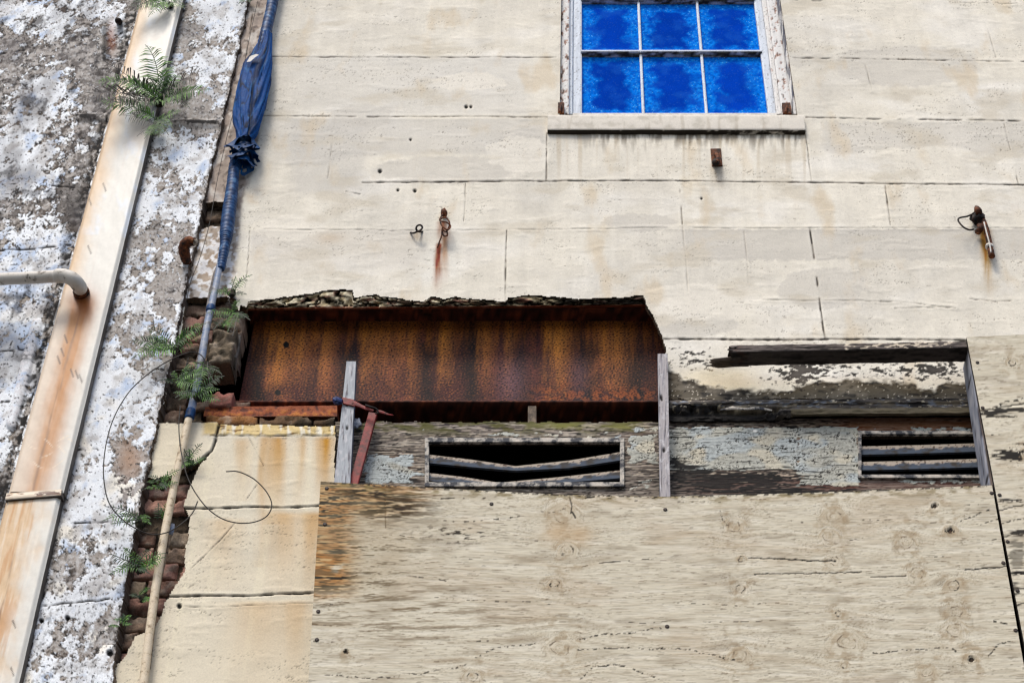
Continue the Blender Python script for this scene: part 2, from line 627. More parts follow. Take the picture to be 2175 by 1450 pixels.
def build_stucco():
    xs = np.concatenate([np.arange(-1.80, 2.32, 0.004), np.arange(2.40, 4.6, 0.2)])
    zs = np.concatenate([[0.0, 1.0, 2.0, 3.0, 3.8, 4.2, 4.4], np.linspace(4.52, 6.2, 400)[:-1], np.linspace(6.2, 7.4, 240)[:-1], np.linspace(7.4, 8.9, 242), [8.95, 9.1, 9.4, 9.8, 10.2, 10.6]])
    X, Z = np.meshgrid(xs, zs)
    px, py = proj(X, 0 * X, Z)
    n1 = fbm(X * 1.3, Z * 1.3, 4, 1)
    n2 = fbm(X * 7, Z * 7, 5, 2)
    n3 = fbm(X * 55, Z * 55, 3, 3)
    drip = fbma(X * 16, Z * 0.9, 4, 4)
    cream, cool, warm = S(231, 224, 208), S(216, 210, 197), S(228, 213, 186)
    col = np.ones(X.shape + (3,)) * cream
    col = mix(col, cool, sst(-0.1, 0.5, n1) * 0.6)
    col = mix(col, S(238, 233, 222), sst(0.0, 0.6, fbm(X * 2.2, Z * 3.0, 4, 8)) * 0.6)
    col = mul(col, 1 + 0.07 * n2 + 0.035 * n3 + 0.06 * drip)
    h = 0.0035 * n1 + 0.0018 * n2 + 0.0003 * n3
    wx, wy = wobble(px, py, 5, 11)
    wy2 = py + 14 * fbm(px / 130, py / 400, 3, 21)
    # courses of differing tone
    grey = S(206, 201, 191)
    col = mix(col, grey, 0.55 * sst(250, 256, py) * sst(345, 330, wy2 + 12 * np.sin(px / 120)) * sst(555, 640, wx) * sst(1165, 1150, px))
    col = mix(col, grey, 0.5 * sst(640, 700, wx) * sst(545, 575, wx) * 0 + 0.55 * sst(250, 258, py) * sst(425, 400, wy) * sst(600, 640, wx) * sst(795, 755, wx))
    col = mix(col, S(208, 202, 190), 0.75 * sst(485, 488, wy) * sst(556, 549, wy) * sst(1400, 1470, wx))
    col = mix(col, S(214, 207, 195), 0.5 * sst(486, 490, wy) * sst(610, 520, wy2) * sst(1100, 900, wx) * sst(525, 540, wx))
    col = mix(col, S(212, 206, 194), 0.6 * sst(258, 262, wy) * sst(322, 312, wy2 + 8 * np.sin(px / 60)) * sst(1730, 1760, px))
    col = mix(col, S(219, 214, 203), 0.6 * sst(115, 125, py) * sst(248, 240, py) * sst(620, 700, wx + 60 * n1) * sst(1150, 1100, wx))
    for q in range(14):     # patched plaster with faint outlines
        cx, cy = rng.uniform(600, 2150), rng.uniform(20, 700)
        d = blob(wx + 30 * n2, wy, cx, cy, rng.uniform(60, 170), rng.uniform(20, 50))
        col = mix(col, S(210, 204, 192) if q % 2 else S(238, 231, 216), 0.6 * sst(0.35, 0.46, d))
    col = mix(col, S(206, 196, 176), .5 * sst(.12, .6, fbm(X * 3.1, Z * 5.5, 5, 9)))
    col = mix(col, S(214, 196, 166), .5 * sst(.2, .7, fbm(X * 5, Z * 2.2, 5, 10)))
    # lower left panels: ochre
    low = sst(855, 905, py) * (px < 730)
    col = mix(col, S(227, 216, 191), 0.85 * low)
    col = mix(col, S(232, 222, 196), low * 0.55 * sst(0.0, 0.5, drip) * sst(900, 1000, py))
    for x, wdt, s, y0, y1 in ((588, 22, .8, 925, 1110), (560, 12, .5, 925, 1200), (640, 14, .5, 925, 1080), (692, 20, .9, 925, 1075), (520, 16, .4, 930, 1060), (610, 40, .5, 1085, 1260), (670, 22, .6, 1085, 1260),
                          (560, 60, .35, 1275, 1450), (640, 30, .35, 1275, 1450), (480, 40, .3, 1100, 1250)):
        k = np.exp(-((px + 10 * fbm(px / 30, py / 160, 3, 41) - x + 0.03 * (py - 925)) / wdt) ** 2) * sst(y0 - 6, y0 + 10, py) * (1 - sst(y0, y1, py) * 0.8) * (py < y1 + 4)
        col = mix(col, S(196, 148, 74), k * s * low)
    rim = low * sst(896, 900, py) * sst(928, 922, wy) * sst(425, 440, px)
    col = mix(col, S(224, 200, 148), 0.9 * rim)
    col = mix(col, S(238, 228, 204), rim * sst(0.0, 0.4, fbma(px / 14, py / 60, 3, 13)))
    col = mix(col, S(120, 92, 56), rim * sst(0.2, 0.6, fbm(px / 26, py / 7, 4, 14)) * 0.7)
    h += rim * (0.003 + 0.0012 * fbm(px / 30, py / 9, 3, 15))
    # pinkish grey render between the conduit and the white wall
    cl = np.interp(py, [-60, 0, 100, 200, 300, 360, 420, 480, 570, 632], [592, 586, 570, 556, 545, 535, 515, 508, 500, 492])
    strip = sst(6, -6, wx - cl) * sst(640, 630, py)
    g2 = mix(np.ones(X.shape + (3,)) * S(176, 160, 148), S(206, 196, 186), sst(-0.05, 0.35, fbm(X * 14, Z * 9, 5, 17)))
    g2 = mix(g2, S(120, 106, 98), sst(0.15, 0.5, fbm(X * 30, Z * 18, 4, 18)) * 0.7)
    m = strip[..., None] * np.where(py < 440, 0.9, 0.75)[..., None]
    col = col * (1 - m) + g2 * m
    whites = strip * (py > 480) * sst(0.0, 0.22, fbm(X * 26, Z * 22, 5, 19) + 0.05)
    col = mix(col, S(236, 234, 232), whites * 0.9)
    h -= strip * 0.004 * (1 + fbm(X * 12, Z * 12, 4, 20))
    # block joints
    def joint(pts, wd, dark, depth=0.002, brk=0.0, c=S(88, 78, 66), seed=30):
        nonlocal col, h
        d = pline(px, py + .9 * fbm(px / 40, py / 40, 3, seed), pts, 18)
        a = wd * (1 + 0.7 * fbm(px / 22, py / 22, 3, seed + 1))
        k = sst(a + .6, a * 0.1, d) * (.5 + .5 * sst(-.3, .2, fbm(px / 30, py / 30, 3, seed + 3)))
        if brk:
            k = k * sst(-brk, 0.25, fbm(px / 45, py / 45, 3, seed + 2) + 0.25 - brk * .2)
        col = mix(col, c, k * dark)
        h = h - k * depth
        h = h + sst(9, 3, d) * (1 - k) * 0.0008
    J = [([(560, 121), (700, 122), (1182, 122)], 1.3, .8, .4), ([(1684, 124), (1850, 126), (2175, 131), (2400, 133)], 1.4, .85, .2),
         ([(528, 247), (800, 248), (1000, 247), (1164, 250)], 1.3, .8, .3), ([(1711, 250), (1900, 253), (2175, 258), (2400, 260)], 1.6, .9, .1),
         ([(770, 388), (1000, 386), (1400, 384), (1720, 387), (2175, 393), (2400, 396)], 2.0, .95, .0),
         ([(735, 407), (765, 413)], 1.0, .7, .2), ([(560, 487), (780, 488), (850, 492)], .8, .35, .6), ([(850, 490), (1080, 488), (1400, 485), (2175, 485)], .7, .3, .6),
         ([(1410, 720), (1600, 721), (1850, 720), (2056, 722)], 3.2, 1.0, .0), ([(1620, 637), (1900, 640), (2030, 655)], .8, .4, .6), ([(2060, 635), (2110, 640), (2175, 638), (2400, 640)], 1.2, .7, .4),
         ([(1680, 0), (1775, 3)], 1.5, .9, .1), ([(2040, 5), (2175, 10)], .8, .5, .4), ([(1900, 655), (2030, 652)], .8, .4, .4)]
    for i, (p, wd, dk, br) in enumerate(J):
        joint(p, wd, dk, 0.003, br, seed=40 + i * 4)
    Vj = [([(712, 250), (703, 320), (696, 380)], 1.0, .35, .5), ([(1161, 283), (1161, 330), (1160, 384)], 1.6, .85, .3), ([(1712, 288), (1718, 340), (1723, 384)], 1.0, .6, .6), ([(989, 390), (985, 470)], 1.1, .6, .5),
          ([(1443, 392), (1446, 430), (1449, 476)], 2.0, 1., .2), ([(1880, 394), (1886, 440), (1891, 478)], 1.6, .9, .4), ([(1076, 490), (1074, 560), (1073, 640)], 1.7, .8, .3),
          ([(1720, 485), (1732, 570), (1742, 650), (1752, 718)], 2.3, 1., .1), ([(2150, 330), (2156, 360), (2163, 393)], 1.3, .8, .3), ([(2132, 264), (2146, 318)], .9, .5, .5), ([(1838, 140), (1852, 192)], .9, .4, .6),
          ([(2098, 62), (2116, 122)], .9, .4, .6), ([(530, 490), (526, 560), (520, 610)], 1.0, .6, .4), ([(455, 925), (450, 960)], 1., .3, .6),
          ([(541, 0), (528, 80), (519, 140)], 1.2, .8, .2), ([(1449, 478), (1455, 540), (1462, 620)], .8, .25, .8), ([(1580, 490), (1590, 600)], .7, .25, .8)]
    for i, (p, wd, dk, br) in enumerate(Vj):
        joint(p, wd, dk, 0.003, br, seed=110 + i * 4)
    # deep grooves and cracks of the lower left panels
    joint([(386, 1079), (450, 1080), (530, 1076), (600, 1077), (690, 1073)], 2.6, 1., .008, seed=201)
    joint([(356, 1267), (430, 1265), (520, 1265), (600, 1261), (680, 1258)], 2.8, 1., .008, seed=205)
    joint([(447, 926), (560, 927), (640, 925), (715, 925)], 1.0, .7, .003, .2, seed=209)
    joint([(466, 900), (458, 935), (450, 958), (430, 975), (410, 992), (376, 1008)], 4.0, 1., .012, c=S(20, 18, 16), seed=213)
    joint([(545, 1030), (524, 1060)], 1., .6, .002, .4, seed=217)
    joint([(500, 1110), (470, 1145), (430, 1185), (402, 1212)], 1.2, .7, .003, .4, seed=221)
    joint([(528, 928), (545, 960), (560, 990)], .9, .5, .002, .5, seed=225)
    joint([(390, 1288), (440, 1290), (560, 1284), (665, 1280)], .9, .5, .002, .5, seed=229)
    for x, y, r in ((381, 1287, 6), (807, 364, 4.5), (881, 405, 4), (872, 296, 2.5), (990, 226, 4), (1000, 226, 3), (1490, 421, 2), (845, 404, 3)):
        k = sst(r + 1.5, r * .5, np.hypot(wx * 0 + px - x, py - y))
        col = mix(col, S(24, 20, 14), k)
        h -= k * 0.006
    # fine horizontal crackle of the old render
    for sc, ax, sd, wd, thr in ((1.0, 30., 50, .05, .05), (1.0, 18., 60, .035, .15)):
        r = np.abs(fbma(X * ax, Z * ax * 2.6, 3, sd))
        gate = sst(thr, thr + .3, fbm(X * 2.4, Z * 4.5, 4, sd + 5) + 0.9 * ((py > 260) & (py < 325) & (px > 1760)) * .6 + 0.25 * (px < 730) * (py > 1080) + 0.2 * (px < 960) * (py > 100) * (py < 250))
        k = sst(wd, wd * .2, r) * gate * sst(0, .3, fbm(X * 9, Z * 34, 2, sd + 9) + .1) * .55
        col = mix(col, S(112, 103, 90), k * 0.75)
        h -= k * 0.0015
    pits = sst(0.72, 0.85, fbm(X * 75, Z * 75, 2, 66))
    col = mix(col, S(130, 122, 110), pits * 0.25 * sst(-.2, .4, n1 + n2))
    h += 0.0012 * sst(0.2, 0.6, fbm(X * 5, Z * 16, 4, 77))
    # rust and damp runs
    def run(x0, y0, x1, y1, wd, c, s, seed):
        nonlocal col
        t = (py - y0) / (y1 - y0)
        xc = x0 + (x1 - x0) * t
        k = np.exp(-((px - xc + 3 * fbm(px / 20, py / 60, 2, seed)) / (wd * (0.7 + 0.6 * np.clip(t, 0, 1)))) ** 2) * sst(-0.02, 0.05, t) * (1 - sst(0.15, 1.0, t)) * (0.9 + .4 * fbma(px / 6, py / 80, 3, seed + 1))
        col = mix(col, c, np.clip(k * s * 1.25, 0, 1))
    run(940, 470, 945, 530, 13, S(150, 90, 50), .7, 81); run(932, 515, 926, 640, 8, S(150, 86, 40), .85, 82); run(944, 500, 946, 620, 8, S(178, 130, 90), .6, 83)
    run(2088, 480, 2105, 650, 9, S(176, 140, 82), .95, 84); run(2094, 486, 2100, 560, 12, S(170, 130, 80), .6, 85)
    run(1521, 345, 1524, 420, 14, S(170, 150, 120), .35, 86); run(885, 492, 885, 520, 12, S(180, 160, 130), .4, 87)
    m = sst(276, 284, py) * (1 - sst(286, 300 + 34 * (fbma(px / 16, py / 300, 3, 88) + .6), py)) * (px > 1166) * (px < 1712) * sst(1160, 1300, px)
    col = mix(col, S(92, 78, 60), m * 0.6 * sst(-.5, .3, fbma(px / 12, py / 60, 3, 89)))
    m = sst(276, 284, py) * sst(430, 300, py) * (px > 1166) * (px < 1712) * sst(0.05, .5, fbma(px / 20, py / 500, 3, 90))
    col = mix(col, S(200, 186, 162), m * 0.45)
    k = blob(px, py, 560, 420, 40, 18) * sst(-.2, .4, n2) + blob(px, py, 700, 505, 30, 12) * .5
    col = mix(col, S(190, 160, 120), k * .6)
    # mildewed lower edge on the right, behind the broken frame
    edge = np.interp(px, [1410, 1440, 1500, 1560, 1600, 1680, 1720, 1760, 1850, 1930, 1960, 1985, 2010, 2060], [786, 798, 818, 824, 830, 830, 812, 808, 808, 812, 828, 830, 806, 818])
    rt = sst(1404, 1424, px)
    m = rt * sst(-5, 5, py + 10 * fbm(px / 28, py / 16, 4, 91) - edge)
    dirty = mix(np.ones(X.shape + (3,)) * S(92, 84, 70), S(120, 112, 98), sst(-.1, .5, fbm(px / 60, py / 22, 4, 92)))
    dirty = mix(dirty, S(34, 30, 26), sst(0.1, .6, fbm(px / 40, py / 14, 4, 93)) * .7)
    dirty = mix(dirty, S(205, 196, 178), sst(.5, .62, fbm(px / 5, py / 5, 3, 94)) * .8)
    mm = (m * .93)[..., None]
    col = col * (1 - mm) + dirty * mm
    sp = rt * (py > 735) * sst(.28, .5, fbm(px / 20, py / 9, 5, 95, .65) + .75 * blob(px, py, 1700, 790, 50, 34) + .5 * blob(px, py, 1470, 765, 50, 24) + .6 * blob(px, py, 1990, 785, 60, 20) + .4 * blob(px, py, 1850, 785, 160, 20) - .12)
    col = mix(col, S(58, 50, 44), sp * .8)
    col = mix(col, S(226, 208, 168), rt * .5 * sst(770, 800, py) * (1 - m) * sst(1400, 1500, px) * sst(1640, 1560, px))
    # what is left standing
    hx, hy = wobble(px, py, 2.2, 25)
    alive = ~(inpoly(hx, hy, HOLE_MAIN) | inpoly(hx, hy, HOLE_PATCH) | inpoly(hx, hy, HOLE_LOW))
    alive |= Z < 4.35
    wl, wr = P(1192, 120, 0).x, P(1674, 120, 0).x
    alive &= ~((Z > P(1400, 262, 0).z) & (X > wl) & (X < wr) & (Z < 10.2))
    # worn rounded edges round the breaks
    flat = (X < 2.35) & (Z > 4.5) & (Z < 8.92)
    h = np.where(flat, h, 0)
    base = np.stack([X, 0 * X, Z], -1)
    col = crisp(col, .35, 3, .3, 20)
    o = sheet('stucco_wall', base, NY, col, h, M_STUCCO, bld, alive, 0.03, S(120, 104, 84), 0.004)
    return o


build_stucco()

# ---- broken plaster lip over the beam
def build_lip():
    xs = np.linspace(506, 1384, 440)
    lx = [p[0] for p in LIP if p[1] < 700]
    ly = [p[1] for p in LIP if p[1] < 700]
    top = np.interp(xs, lx, ly) + 1.0
    n = 17
    rows = []
    zf = P(900, 652, 0.06).z
    pts = np.zeros((n, len(xs), 3))
    for i in range(n):
        t = i / (n - 1)
        a = Pv(xs, top, 0.002)
        b = Pv(xs, np.interp(xs, [505, 1384], [656, 648]), 0.022)
        pts[i] = a * (1 - t) + b * t
    px, T = np.meshgrid(xs, np.linspace(0, 1, n))
    f1, f2 = worley(px / 46 + .6 * fbm(px / 40, T * 2, 3, 300), T * 1.5 + .5 * fbm(px / 30, T * 2, 3, 299), 5)
    nn = fbm(px / 22, T * 2.5, 4, 301)
    d = 0.016 * nn + 0.014 * (0.5 - f1) * (T > .08) - 0.02 * (f2 - f1 < .12)
    cell = perlin(px / 38, T * 1.2, 309)
    d *= .8 * sst(0, .15, T) * sst(1.0, .85, T)
    pts[..., 2] -= d * 0.7
    pts[..., 1] -= d * 0.7
    col = np.ones(px.shape + (3,)) * S(196, 178, 140)
    col = mix(col, S(240, 228, 196), sst(-.2, .2, nn) * sst(1200, 900, px + 200 * nn))
    col = mix(col, S(160, 118, 100), sst(.1, .4, fbm(px / 40, T * 2, 3, 305)))
    col = mix(col, S(70, 58, 40), sst(.05, .4, cell) * .8)
    col = mix(col, S(18, 14, 10), sst(.16, .05, f2 - f1))
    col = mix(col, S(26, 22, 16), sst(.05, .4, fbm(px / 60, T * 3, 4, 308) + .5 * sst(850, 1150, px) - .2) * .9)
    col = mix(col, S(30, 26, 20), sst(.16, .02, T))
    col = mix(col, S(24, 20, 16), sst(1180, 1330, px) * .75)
    col = mix(col, S(130, 62, 34), sst(.86, .97, T) * .9)
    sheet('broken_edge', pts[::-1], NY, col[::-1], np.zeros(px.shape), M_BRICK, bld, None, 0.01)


build_lip()

# ---- steel beam: web with rust, two flanges
zt = P(950, 652, 0.06).z
zb = P(950, 852, 0.06).z
beam = thing('steel_beam', (P(950, 780, .13).x, .135, zb), None, None)
beam.parent = bld
beam.location = Vector(beam.location) - WLOC[bld.name]
beam['label'] = 'rust streaked steel beam showing in the torn opening of the wall'


def build_beam():
    yw = 0.135
    xl0, xl1 = P(505, 862, .13).x, P(1440, 850, .13).x
    xs = np.arange(xl0, xl1, 0.0032)
    zs = np.arange(zb + .006, zt - .004, 0.0032)
    X, Z = np.meshgrid(xs, zs)
    px, py = proj(X, yw + 0 * X, Z)
    u = (Z - zs[0]) / (zs[-1] - zs[0])
    n = fbm(X * 9, Z * 7, 5, 321)
    st = fbma(X * 9, Z * .7, 4, 322)
    st2 = fbma(X * 34, Z * 2.2, 3, 323)
    pit = fbm(X * 130, Z * 130, 3, 324)
    col = np.ones(X.shape + (3,)) * S(84, 42, 36)
    col = mix(col, S(112, 56, 48), sst(-.2, .5, n))
    col = mix(col, S(60, 34, 28), sst(-.1, .8, -st + .6 * n) * .8)
    dk = 0
    for x, wd in ((738, 26), (1105, 30), (1240, 30), (1350, 36), (545, 22), (905, 22), (1000, 18)):
        dk = dk + np.exp(-((px - x + 14 * n) / wd) ** 2) * sst(1.05, .7, u + .2 * n)
    col = mix(col, S(30, 18, 17), np.clip(dk, 0, 1) * .85)
    og = 0
    for x, wd, k in ((590, 26, 1.), (640, 18, .7), (690, 22, .6), (820, 28, .55), (870, 20, .6), (945, 18, .9), (1030, 22, .5), (1185, 24, 1.25), (1080, 14, .4), (1300, 36, .7), (780, 18, .6)):
        og = og + k * np.exp(-((px - x + 9 * st2 + 8 * n) / wd) ** 2)
    fade = sst(.0, 1.0, u + .2 * st + .25 * n)
    col = mix(col, S(218, 140, 58), np.clip(og * fade, 0, 1) * (.8 + .5 * st2))
    col = mix(col, S(190, 110, 36), sst(.6, 1., u + .2 * st2) * (.5 + .35 * st2) * .6)
    bot = blob(px, py, 1190, 835, 60, 20) + blob(px, py, 1290, 840, 70, 12) + blob(px, py, 1340, 838, 50, 14)
    col = mix(col, S(170, 88, 40), .5 * np.clip(bot, 0, 1) * sst(-.25, .2, fbm(X * 30, Z * 30, 4, 330)))
    col = mix(col, S(120, 84, 92), (blob(px, py, 1085, 810, 30, 50) + .6 * blob(px, py, 1230, 800, 22, 40)) * .7)
    col = mix(col, S(26, 14, 10), sst(.12, .45, pit) * .8)
    col = mix(col, S(205, 125, 55), sst(.25, .55, -pit) * .35 * np.clip(.3 + og, 0, 1))
    for hx_, hy_ in ((608, 732), (590, 833)):
        d = np.hypot(px - hx_, py - hy_)
        col = mix(col, S(8, 6, 5), sst(7.5, 5.5, d))
    base = np.stack([X, yw + 0 * X, Z], -1)
    col = crisp(np.clip(col * .88, 0, 1), .6, 2, .3, 10)
    sheet('web', base, NY, col, .0012 * n + .0009 * pit, M_RUST, beam, None, 0.012)
    for nm, za, zc, xl in (('flange', zt - .004, zt + .006, xl0 - .02), ('flange', zb - .003, zb + .006, xl0 - .1)):
        xs2 = np.arange(xl, xl1, .012)
        prof = [(.21, zc), (.062, zc), (.06, (za + zc) / 2), (.062, za), (.21, za)]
        pr = []
        for (y0, z0), (y1, z1) in zip(prof[:-1], prof[1:]):
            for t in np.linspace(0, 1, 5)[:-1]:
                pr.append((y0 + (y1 - y0) * t, z0 + (z1 - z0) * t))
        pr.append(prof[-1])
        V = np.array([[[x, y, z] for x in xs2] for (y, z) in pr[::-1]])
        nz = fbm(V[..., 0] * 30, V[..., 1] * 30 + V[..., 2] * 30, 4, 340)
        V[..., 1] += .002 * nz
        c = np.ones(nz.shape + (3,)) * S(76, 38, 28)
        c = mix(c, S(136, 72, 44), sst(0, .5, nz))
        c = mix(c, S(20, 12, 10), sst(.0, .5, -nz) * .8)
        sheet(nm, V, NY, c, 0 * nz, M_RUST, beam, None, .001)


build_beam()

# rusty bearing plate under the left end of the beam, with its stained brick course
def slab_panel(name, quad, y, depth, paint, mat, parent, nu, nv, topbend=None, back=True, edge=None, plane=None):
    px, py, u, v = quadgrid(quad, nu, nv, topbend)
    base = Pv(px, py, y) if plane is None else plane(px, py)
    nrm = NY if plane is None else LN
    col, h, al = paint(px, py, u, v)
    if al is not None and al.shape == px.shape:
        al = al
    return sheet(name, base, nrm, col, h, mat, parent, al, depth, edge, 0.0, back)


def paint_plate(px, py, u, v):
    n = fbm(px / 14, py / 10, 4, 350)
    c = np.ones(px.shape + (3,)) * S(150, 78, 44)
    c = mix(c, S(190, 116, 50), sst(0, .4, n) * sst(.9, .2, v))
    c = mix(c, S(90, 44, 30), sst(.1, .5, -n))
    c = mix(c, S(48, 26, 18), sst(.12, 0, v) * .7)
    return c, .003 * n, None


slab_panel('bearing_plate', [(432, 884), (716, 884), (716, 861), (436, 864)], .02, .12, paint_plate, M_RUST, bld, 150, 14)

# ---- bricks showing where the render has fallen away
def build_bricks():
    V, Q, Cc = [], [], []
    nb = 0
    zs0 = 4.55
    course = 0.073

    def brick(x0, x1, z0, z1, y, col, depth=.09, tilt=0.0, rough=.005):
        nonlocal nb
        nx = max(4, int((x1 - x0) / .008)); nz = max(4, int((z1 - z0) / .008)); nd = 4
        # front face with turned edges, as one wrapped grid
        us = np.concatenate([[0] * nd, np.linspace(0, 1, nx), [1] * nd])
        ud = np.concatenate([np.linspace(1, .08, nd), [0] * nx, np.linspace(.08, 1, nd)])
        vs_ = np.concatenate([[0] * nd, np.linspace(0, 1, nz), [1] * nd])
        vd = np.concatenate([np.linspace(1, .08, nd), [0] * nz, np.linspace(.08, 1, nd)])
        U, W = np.meshgrid(us, vs_)
        DU, DV = np.meshgrid(ud, vd)
        DD = np.maximum(DU, DV)
        X = x0 + (x1 - x0) * U
        Z = z0 + (z1 - z0) * W + tilt * (X - x0)
        n = fbm(X * 28 + y * 40, Z * 28, 4, 360 + int(abs(x0) * 100) % 17)
        e = np.minimum(np.minimum(U, 1 - U) * (x1 - x0), np.minimum(W, 1 - W) * (z1 - z0))
        chip = sst(.15, .4, fbm(X * 16, Z * 16, 3, 377)) * sst(.035, .0, e)
        Y = y + DD * depth + rough * n + .004 * sst(.007, 0, e) + .02 * chip
        X = X + .0025 * fbm(Z * 40, Y * 40, 3, 5)
        Z = Z + .0025 * fbm(X * 40, Y * 40, 3, 9)
        c = np.ones(X.shape + (3,)) * col
        c = mix(c, col * .5, sst(.1, .55, n) * .6)
        c = mix(c, S(176, 160, 142), sst(.1, .45, fbm(X * 20, Z * 26, 4, 371)) * .6)
        c = mix(c, S(36, 34, 24), sst(.05, .5, fbm(X * 9, Z * 12, 4, 372)) * .75)
        ny_, nx_ = X.shape
        idx = np.arange(ny_ * nx_).reshape(ny_, nx_) + nb
        V.append(np.stack([X, Y, Z], -1).reshape(-1, 3)); Cc.append(c.reshape(-1, 3))
        Q.append(np.stack([idx[:-1, :-1], idx[:-1, 1:], idx[1:, 1:], idx[1:, :-1]], -1).reshape(-1, 4))
        nb += ny_ * nx_

    tones = [S(168, 128, 114), S(150, 112, 98), S(156, 132, 112), S(134, 110, 94), S(182, 140, 124), S(122, 92, 78), S(164, 146, 124)]
    r = random.Random(3)
    z = zs0
    k = 0
    while z < 7.75:
        x = -1.70 + (k % 2) * .1
        while x < -1.08:
            wd = r.choice([.2, .2, .1])
            x1 = x + wd
            cx, cy = proj(np.array([(x + x1) / 2]), np.array([.03]), np.array([z + course / 2]))
            cx, cy = cx[0], cy[0]
            keep = True
            rx = np.interp(cy, [600, 650, 690, 760, 830, 870, 900], [540, 516, 520, 492, 486, 560, 800])
            px1, _ = proj(np.array([x1]), np.array([.03]), np.array([z]))
            if cy > 615 and cy < 862 and px1[0] > rx + 6:
                x1 = min(x1, P(rx + 2 * r.random(), cy, .03).x)
                keep = x1 - x > .035
            if 768 < cy < 832 and cx > 372:
                keep = False
            if 855 < cy < 905 and cx > 430:
                keep = False
            if keep:
                brick(x + .004, x1 - .004, z + .004, z + course - .005, .028 + .016 * r.random() + (.03 if r.random() < .2 else 0), np.array(r.choice(tones)), tilt=r.uniform(-.03, .03), rough=.007)
            x = x + wd + .004
        z += course
        k += 1
    # course under the bearing plate, stained by the rust
    xa = P(436, 892, .02).x
    while xa < P(700, 892, .02).x:
        xb = min(xa + .2, P(712, 892, .02).x)
        brick(xa + .003, xb - .003, P(500, 905, .02).z, P(500, 885, .02).z, .012, np.array(r.choice([S(150, 104, 62), S(172, 126, 70), S(104, 80, 58)])), rough=.006)
        xa = xb + .004
    # the broken block that juts out beside the conduit
    brick(P(440, 755, -.02).x, P(494, 755, -.02).x, P(460, 770, -.02).z, P(460, 703, -.02).z, -.025, S(122, 108, 90), .12, rough=.026)
    brick(P(446, 846, 0).x, P(492, 846, 0).x, P(460, 859, 0).z, P(460, 829, 0).z, .006, S(158, 104, 92), rough=.006)
    np_mesh('exposed_brickwork', np.concatenate(V), np.concatenate(Q), M_BRICK, bld, np.concatenate(Cc))
    # mortar behind
    xs = np.arange(-1.75, P(512, 700, .05).x, .008)
    zs = np.arange(4.5, 7.8, .008)
    X, Z = np.meshgrid(xs, zs)
    px, py = proj(X, .05 + 0 * X, Z)
    n = fbm(X * 30, Z * 30, 4, 380)
    c = np.ones(X.shape + (3,)) * S(96, 82, 66)
    c = mix(c, S(40, 34, 26), sst(-.1, .4, n))
    al = ~((py > 766) & (py < 862) & (px > 395)) & ~((py > 625) & (py < 862) & (px > np.interp(py, [600, 760, 862], [505, 480, 470]))) & ~((py > 855) & (px > 430) & (py < 900))
    sheet('mortar_bed', np.stack([X, .056 + 0 * X, Z], -1), NY, c, .008 * n, M_BRICK, bld, al, .02)


build_bricks()

# a sliver of torn felt hanging beside the void
bm = bmesh.new()
pts = [(488, 700), (512, 712), (508, 740), (503, 760), (500, 784), (494, 776), (486, 752), (480, 735)]
vs = [bm.verts.new(P(x, y, .01 + .012 * (i % 3))) for i, (x, y) in enumerate(pts)]
f = bm.faces.new(vs)
ret = bmesh.ops.extrude_face_region(bm, geom=[f])
for v in ret['geom']:
    if isinstance(v, bmesh.types.BMVert):
        v.co.y += .012
bmesh.ops.triangulate(bm, faces=bm.faces)
bm_obj('render_shard', bm, m_two('grey_shard', S(58, 54, 50), S(130, 122, 114), 40, .4, .6), bld)

# ---- backing box added against light leaks, near black to paint the shade inside
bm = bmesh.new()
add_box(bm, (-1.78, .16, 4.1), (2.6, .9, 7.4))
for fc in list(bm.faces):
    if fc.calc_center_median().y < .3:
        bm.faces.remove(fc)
bm_obj('added_shade_box', bm, M_VOID_SHADE, bld)

# ---- window
win = thing('sash_window', (P(1425, 240, 0).x, .03, P(1425, 240, 0).z), None, None)
win.parent = bld
win.location = Vector(win.location) - WLOC[bld.name]
win['label'] = 'white sash window with blue panes and peeling frame'


def paint_white(seed, rust=0.0, dark=0.0):
    def f(px, py, u, v):
        c = np.ones(px.shape + (3,)) * S(214, 222, 232)
        n = fbma(px / 7, py / 46, 4, seed)
        n2 = fbm(px / 9, py / 14, 4, seed + 3)
        c = mix(c, S(176, 184, 196), sst(0, .5, n) * .5)
        k = sst(.12, .3, n2 + rust - .35)
        if rust:
            c = mix(c, S(232, 226, 216), .7 * (np.ones(px.shape)))
            c = mix(c, S(168, 106, 72), k * .9)
            c = mix(c, S(52, 40, 34), sst(.3, .42, n2 + rust - .32) * .9)
        if dark:
            c = mix(c, S(72, 76, 92), sst(-.2, .3, fbma(px / 5, py / 60, 3, seed + 9) + dark - .4))
        c = mix(c, S(60, 50, 44), sst(.5, .62, fbm(px / 4, py / 4, 2, seed + 6)) * .6)
        return c, .0012 * n - .001 * k, None
    return f


ztop = 10.15


def vert_bar(name, xl, xr, y, depth, paint, parent, pyb=242, nu=10):
    """upright member; xl, xr sighted at the sill; exactly plumb"""
    x0, x1 = P(xl, pyb, y).x, P(xr, pyb, y).x
    z0 = P(1400, pyb, y).z
    xs = np.linspace(x0, x1, nu)
    zs = np.concatenate([np.arange(z0, 8.95, .006), np.arange(9.0, ztop, .1)])
    X, Z = np.meshgrid(xs, zs)
    px, py = proj(X, y + 0 * X, Z)
    u = (X - x0) / (x1 - x0)
    c, h, _ = paint(px, py, u, u)
    h = h - .003 * sst(.12, 0, np.minimum(u, 1 - u))
    return sheet(name, np.stack([X, y + 0 * X, Z], -1), NY, c, h, M_FRAMEPAINT, parent, None, depth)


